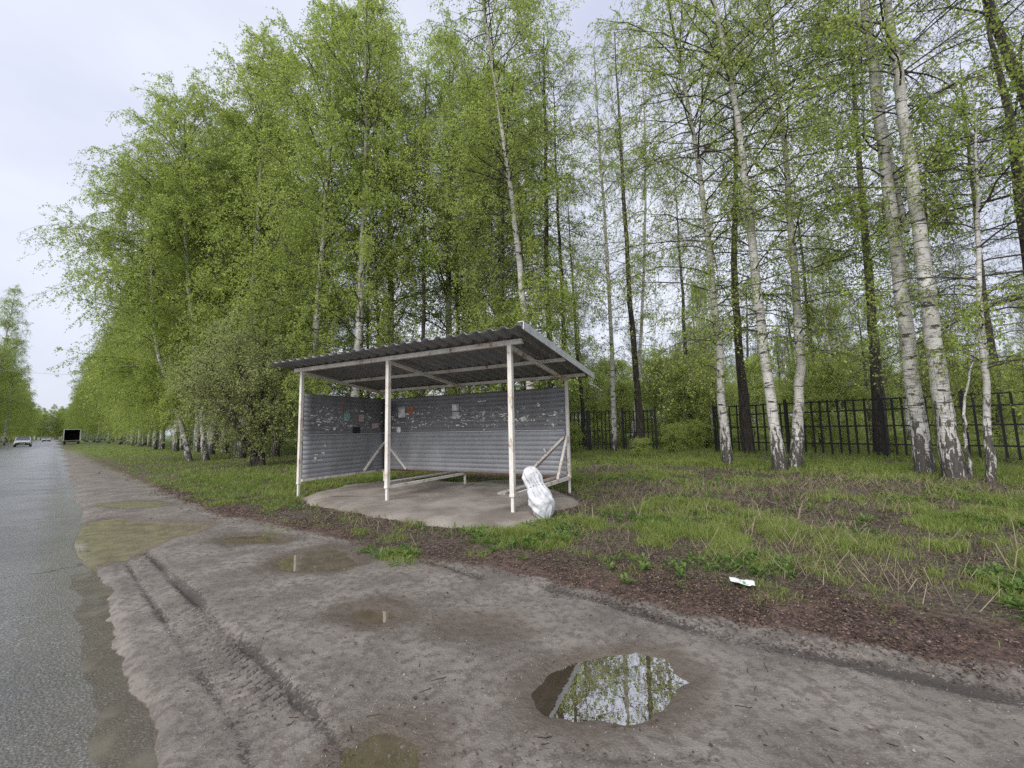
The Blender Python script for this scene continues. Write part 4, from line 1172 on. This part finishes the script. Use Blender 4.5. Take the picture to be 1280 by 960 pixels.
def make_litter():
    n = 640000
    x, y, r = sample(n, 1.7, 14)
    s_, t_ = st(x, y)
    a = sm(-.35, .12, t_ - tb1(s_) + .5*(fbm(x*2.2, y*2.2, 3)-.5))
    gd_ = grass_density(x, y)
    p = a*(.85 - .35*gd_)*(.35 + .65*sm(.35, .6, fbm(x*2.6, y*2.6, 96, 3))) + .003*(t_ > .7)
    p = np.where(poly_sd(x, y, PAD) > -.05, .01, p)
    k = R.uniform(0, 1, n) < p
    for pl in PUD.values():
        k &= ~(poly_sd(x, y, pl) > .0)
    x, y, r = x[k], y[k], r[k]; z = ground_z(x, y) + .004
    N = len(x); az = R.uniform(0, 6.28, N)
    ax = unit(np.stack([np.cos(az), np.sin(az), R.normal(0, .25, N)], 1)); nr = unit(R.normal(0, .30, (N,3)) + np.array([0,0,1.]))
    sd = unit(np.cross(ax, nr)); l = (R.uniform(.006, .024, N)*np.maximum(1, r/5))[:,None]; w = l*R.uniform(.35, .8, N)[:,None]
    P = np.stack([x, y, z + R.uniform(0, .012, N)], 1)
    V = np.stack([P, P+ax*l*.5+sd*w*.5, P+ax*l, P+ax*l*.5-sd*w*.5], 1).reshape(-1, 3)
    v = R.uniform(0, 1, N)**3.2
    me = np_mesh('leaf_litter', V, [np.arange(N*4).reshape(N, 4)], fattr=dict(v=v))
    tag(link('leaf_litter', me, M['litter']), 'reddish brown dead leaves carpeting the edge of the dirt track', 'dead leaves', kind='stuff')
make_litter()

def make_weeds():
    n = 16000
    x, y, r = sample(n, 3.2, 24)
    p = grass_density(x, y)*(noise(x*1.8, y*1.8, 151) > .56)
    k = R.uniform(0, 1, n) < p
    wq = gp(928, 745); k &= (np.hypot(x - wq[0], y - wq[1]) > .42)
    x, y, r = x[k], y[k], r[k]; z = ground_z(x, y)
    m = 9; X = np.repeat(x, m); Y = np.repeat(y, m); Zb = np.repeat(z, m); rr = np.repeat(r, m); N = len(X)
    az = R.uniform(0, 6.28, N); L = R.uniform(.03, .095, N)*(1+rr*.012)
    el = R.uniform(.2, 1.1, N)
    ax = np.stack([np.cos(az)*np.cos(el), np.sin(az)*np.cos(el), np.sin(el)], 1); sd = unit(np.cross(ax, [0,0,1.])); w = (L*.30)[:,None]; l = L[:,None]
    P = np.stack([X, Y, Zb], 1) + np.stack([np.zeros(N), np.zeros(N), R.uniform(0, .05, N)], 1)
    tip = P + ax*l + np.array([0,0,-.25])*l
    V = np.stack([P, P+ax*l*.55+sd*w*.5, tip, P+ax*l*.55-sd*w*.5], 1).reshape(-1, 3)
    me = np_mesh('weeds', V, [np.arange(N*4).reshape(N, 4)], fattr=dict(v=R.uniform(0, 1, N)))
    tag(link('weeds', me, M['weed']), 'low broad-leaved weeds sprouting among the grass', 'weeds', kind='stuff')
make_weeds()

def make_straw():
    n = 60000
    x, y, r = sample(n, 3.0, 14)
    s_, t_ = st(x, y)
    p = .55*sm(.1, .8, t_ - tb2(s_))*(.10 + .55*sm(.5, .7, fbm(x*1.1, y*1.1, 161)))
    p = p*(1 - .75*sm(9.5, 12, s_))
    p = p + .8*np.exp(-(((x-5.6)/3.0)**2 + ((y-7.9)/1.0)**2))
    p = np.where(poly_sd(x, y, PAD) > -.1, 0, p)
    k = R.uniform(0, 1, n) < p; x, y = x[k], y[k]; z = ground_z(x, y); N = len(x)
    V1, q1, t1 = blades(x, y, z+.005, R.uniform(.06, .30, N), np.full(N, .0045), R.uniform(1.0, 2.2, N), .35)
    # a few tall broken stalks
    pts = [(205,605),(222,600),(745,622),(735,655),(800,650),(880,648),(860,660),(925,648),(938,660),(955,655),(1000,650),(1130,640),(835,655),(1270,715),(1262,690),(940,672),(1010,668)]
    bx2, by2 = [], []
    for p_ in pts:
        q = gp(*p_)
        for _ in range(3): bx2.append(q[0]+R.normal(0, .05)); by2.append(q[1]+R.normal(0, .05))
    bx2, by2 = np.array(bx2), np.array(by2); n2 = len(bx2)
    V2, q2, t2 = blades(bx2, by2, ground_z(bx2, by2), R.uniform(.22, .48, n2), R.uniform(.008, .012, n2), R.uniform(.1, .9, n2))
    me = np_mesh('dry_stalks', np.concatenate([V1, V2]), [np.concatenate([q1, q2+len(V1)]), np.concatenate([t1, t2+len(V1)])],
                 fattr=dict(v=np.tile(R.uniform(0, 1, N+n2), 2)))
    tag(link('dry_stalks', me, M['dry']), 'dry straw and broken stalks lying in the grass', 'dry grass', kind='stuff')
make_straw()

def make_pebbles():
    x, y, r = sample(15000, 1.5, 11)
    s_, t_ = st(x, y)
    k = (t_ > .5) & (t_ < tb1(s_) + .3) & (R.uniform(0, 1, len(x)) < .25 + .75*sm(.4, .65, noise(x*1.7, y*1.7, 181)))
    for n_, pl in PUD.items():
        k &= ~(poly_sd(x, y, pl) > -.02)
    x, y, r = x[k], y[k], r[k]; z = ground_z(x, y); N = len(x)
    q = R.uniform(.0016, .0055, N)*np.where(R.uniform(0, 1, N) < .05, 2.0, 1)*np.maximum(1, r/5)
    b = np.array([(1,0,0),(0,1,0),(-1,0,0),(0,-1,0),(0,0,.75),(0,0,-.6)])
    V = (np.stack([x, y, z+q*.2], 1)[:,None] + b[None]*q[:,None,None]*R.uniform(.6, 1.3, (N,6,1))).reshape(-1, 3)
    f = np.array([(0,1,4),(1,2,4),(2,3,4),(3,0,4),(1,0,5),(2,1,5),(3,2,5),(0,3,5)])
    F_ = (np.arange(N)[:,None,None]*6 + f[None]).reshape(-1, 3)
    t = NT('pebble_stone'); c = t.attr('v'); t.pbsdf(Base_Color=t.mix(c, (.09,.08,.072), (.30,.28,.265)), Roughness=.8)
    me = np_mesh('pebbles', V, [F_], fattr=dict(v=np.repeat(R.uniform(0, 1, N)**1.5, 8)))
    tag(link('pebbles', me, t.m), 'small grey pebbles pressed into the bare dirt', 'pebbles', kind='stuff')
    x, y, r = sample(420, 1.6, 9); s_, t_ = st(x, y); k = (t_ > .7) & (t_ < tb1(s_) + 1.0)
    x, y = x[k], y[k]; N = len(x); z = ground_z(x, y); az = R.uniform(0, 6.28, N)
    L = .010 + .07*R.uniform(0, 1, N)**2.5; d = np.stack([np.cos(az), np.sin(az), np.zeros(N)], 1)
    P = curve(R, np.stack([x, y, z+.004], 1), d, L, np.zeros(N), 6, .30); P[:,:,2] = ground_z(P[:,:,0].ravel(), P[:,:,1].ravel()).reshape(N, 6) + .002
    V, q = batch_tubes(P, np.full((N, 6), .0018), 4)
    tag(link('twigs', np_mesh('twigs', V, [q], True), M['dark']), 'small dark twigs scattered over the bare dirt', 'twigs', kind='stuff')
make_pebbles()

def stick(a, b, r, label):
    p, q = gp(*a), gp(*b); pts = []
    for u in np.linspace(0, 1, 9):
        c = p + (q-p)*u + np.array([noise(np.array(u*4), np.array(p[0]), 171)-.5, noise(np.array(u*4), np.array(p[1]), 172)-.5])*.06*np.hypot(*(q-p))
        pts.append((c[0], c[1], gz(*c) + r + .03))
    tag(MB().tube(pts, list(np.linspace(r, r*.5, 9)), 6).build('stick', M['twig2'], None, True), label, 'stick')
stick((960,630), (1004,643), .014, 'long dry stick lying across the brown heap of cut grass')
stick((1228,660), (1238,655), .012, 'short pale stick lying in the grass at the right')
stick((470,748), (505,760), .006, 'thin dark twig lying on the bare dirt behind the damp hollow')

# ------------------------------------------------------------------ sky, sun, camera
w = bpy.data.worlds.new('World'); S.world = w; w.use_nodes = True
nt = w.node_tree; nt.nodes.clear()
out = nt.nodes.new('ShaderNodeOutputWorld'); bg = nt.nodes.new('ShaderNodeBackground'); nt.links.new(bg.outputs[0], out.inputs[0])
sky = nt.nodes.new('ShaderNodeTexSky'); sky.sky_type = 'NISHITA'; sky.sun_disc = False
SUN_EL, SUN_AZ = math.radians(44), math.radians(212)      # behind the camera, to the left
sky.sun_elevation = SUN_EL; sky.sun_rotation = SUN_AZ; sky.dust_density = 3; sky.air_density = 1.2
tc = nt.nodes.new('ShaderNodeTexCoord'); mp = nt.nodes.new('ShaderNodeMapping'); mp.inputs['Scale'].default_value = (1, 1, 2.2)
nt.links.new(tc.outputs['Generated'], mp.inputs[0])
nz = nt.nodes.new('ShaderNodeTexNoise'); nz.inputs['Scale'].default_value = 1.7; nz.inputs['Detail'].default_value = 5; nz.inputs['Roughness'].default_value = .5
nt.links.new(mp.outputs[0], nz.inputs['Vector'])
rp = nt.nodes.new('ShaderNodeValToRGB'); nt.links.new(nz.outputs[0], rp.inputs[0])
CL = 4.1
rp.color_ramp.elements[0].position = .32; rp.color_ramp.elements[0].color = (.70*CL, .735*CL, .91*CL, 1)
rp.color_ramp.elements[1].position = .72; rp.color_ramp.elements[1].color = (1.02*CL, 1.05*CL, 1.15*CL, 1)
mx = nt.nodes.new('ShaderNodeMix'); mx.data_type = 'RGBA'; mx.inputs[0].default_value = .90
nt.links.new(sky.outputs[0], mx.inputs[6]); nt.links.new(rp.outputs[0], mx.inputs[7]); nt.links.new(mx.outputs[2], bg.inputs[0])
bg.inputs[1].default_value = .10
sun = bpy.data.lights.new('sun', 'SUN'); sun.energy = 1.5; sun.angle = math.radians(50); sun.color = (1, .965, .91)
so = bpy.data.objects.new('sun', sun); C.objects.link(so)
sd = Vector((math.sin(SUN_AZ)*math.cos(SUN_EL), math.cos(SUN_AZ)*math.cos(SUN_EL), math.sin(SUN_EL)))
so.rotation_euler = sd.to_track_quat('Z', 'Y').to_euler(); so.location = (0, 0, 30)

cam = bpy.data.cameras.new('camera'); co = bpy.data.objects.new('camera', cam); C.objects.link(co)
fw = np.array([0, cp, sp]); u0 = np.array([0, -sp, cp]); r0 = np.array([1, 0, 0])
rt_, up_ = cr*r0 - sr*u0, sr*r0 + cr*u0
co.matrix_world = Matrix(((rt_[0], up_[0], -fw[0], 0), (rt_[1], up_[1], -fw[1], 0), (rt_[2], up_[2], -fw[2], CAMH), (0, 0, 0, 1)))
cam.sensor_width = 36; cam.lens = F/1280*36; cam.clip_end = 3000; cam.clip_start = .05
S.camera = co
S.view_settings.view_transform = 'Standard'; S.view_settings.look = 'None'; S.view_settings.exposure = 1.27; S.view_settings.gamma = 1
S.cycles.max_bounces = 8; S.cycles.diffuse_bounces = 4; S.cycles.transmission_bounces = 4; S.cycles.transparent_max_bounces = 4
S.cycles.use_denoising = False
S.cycles.use_adaptive_sampling = True; S.cycles.adaptive_threshold = .012
print('objects', len(S.objects))
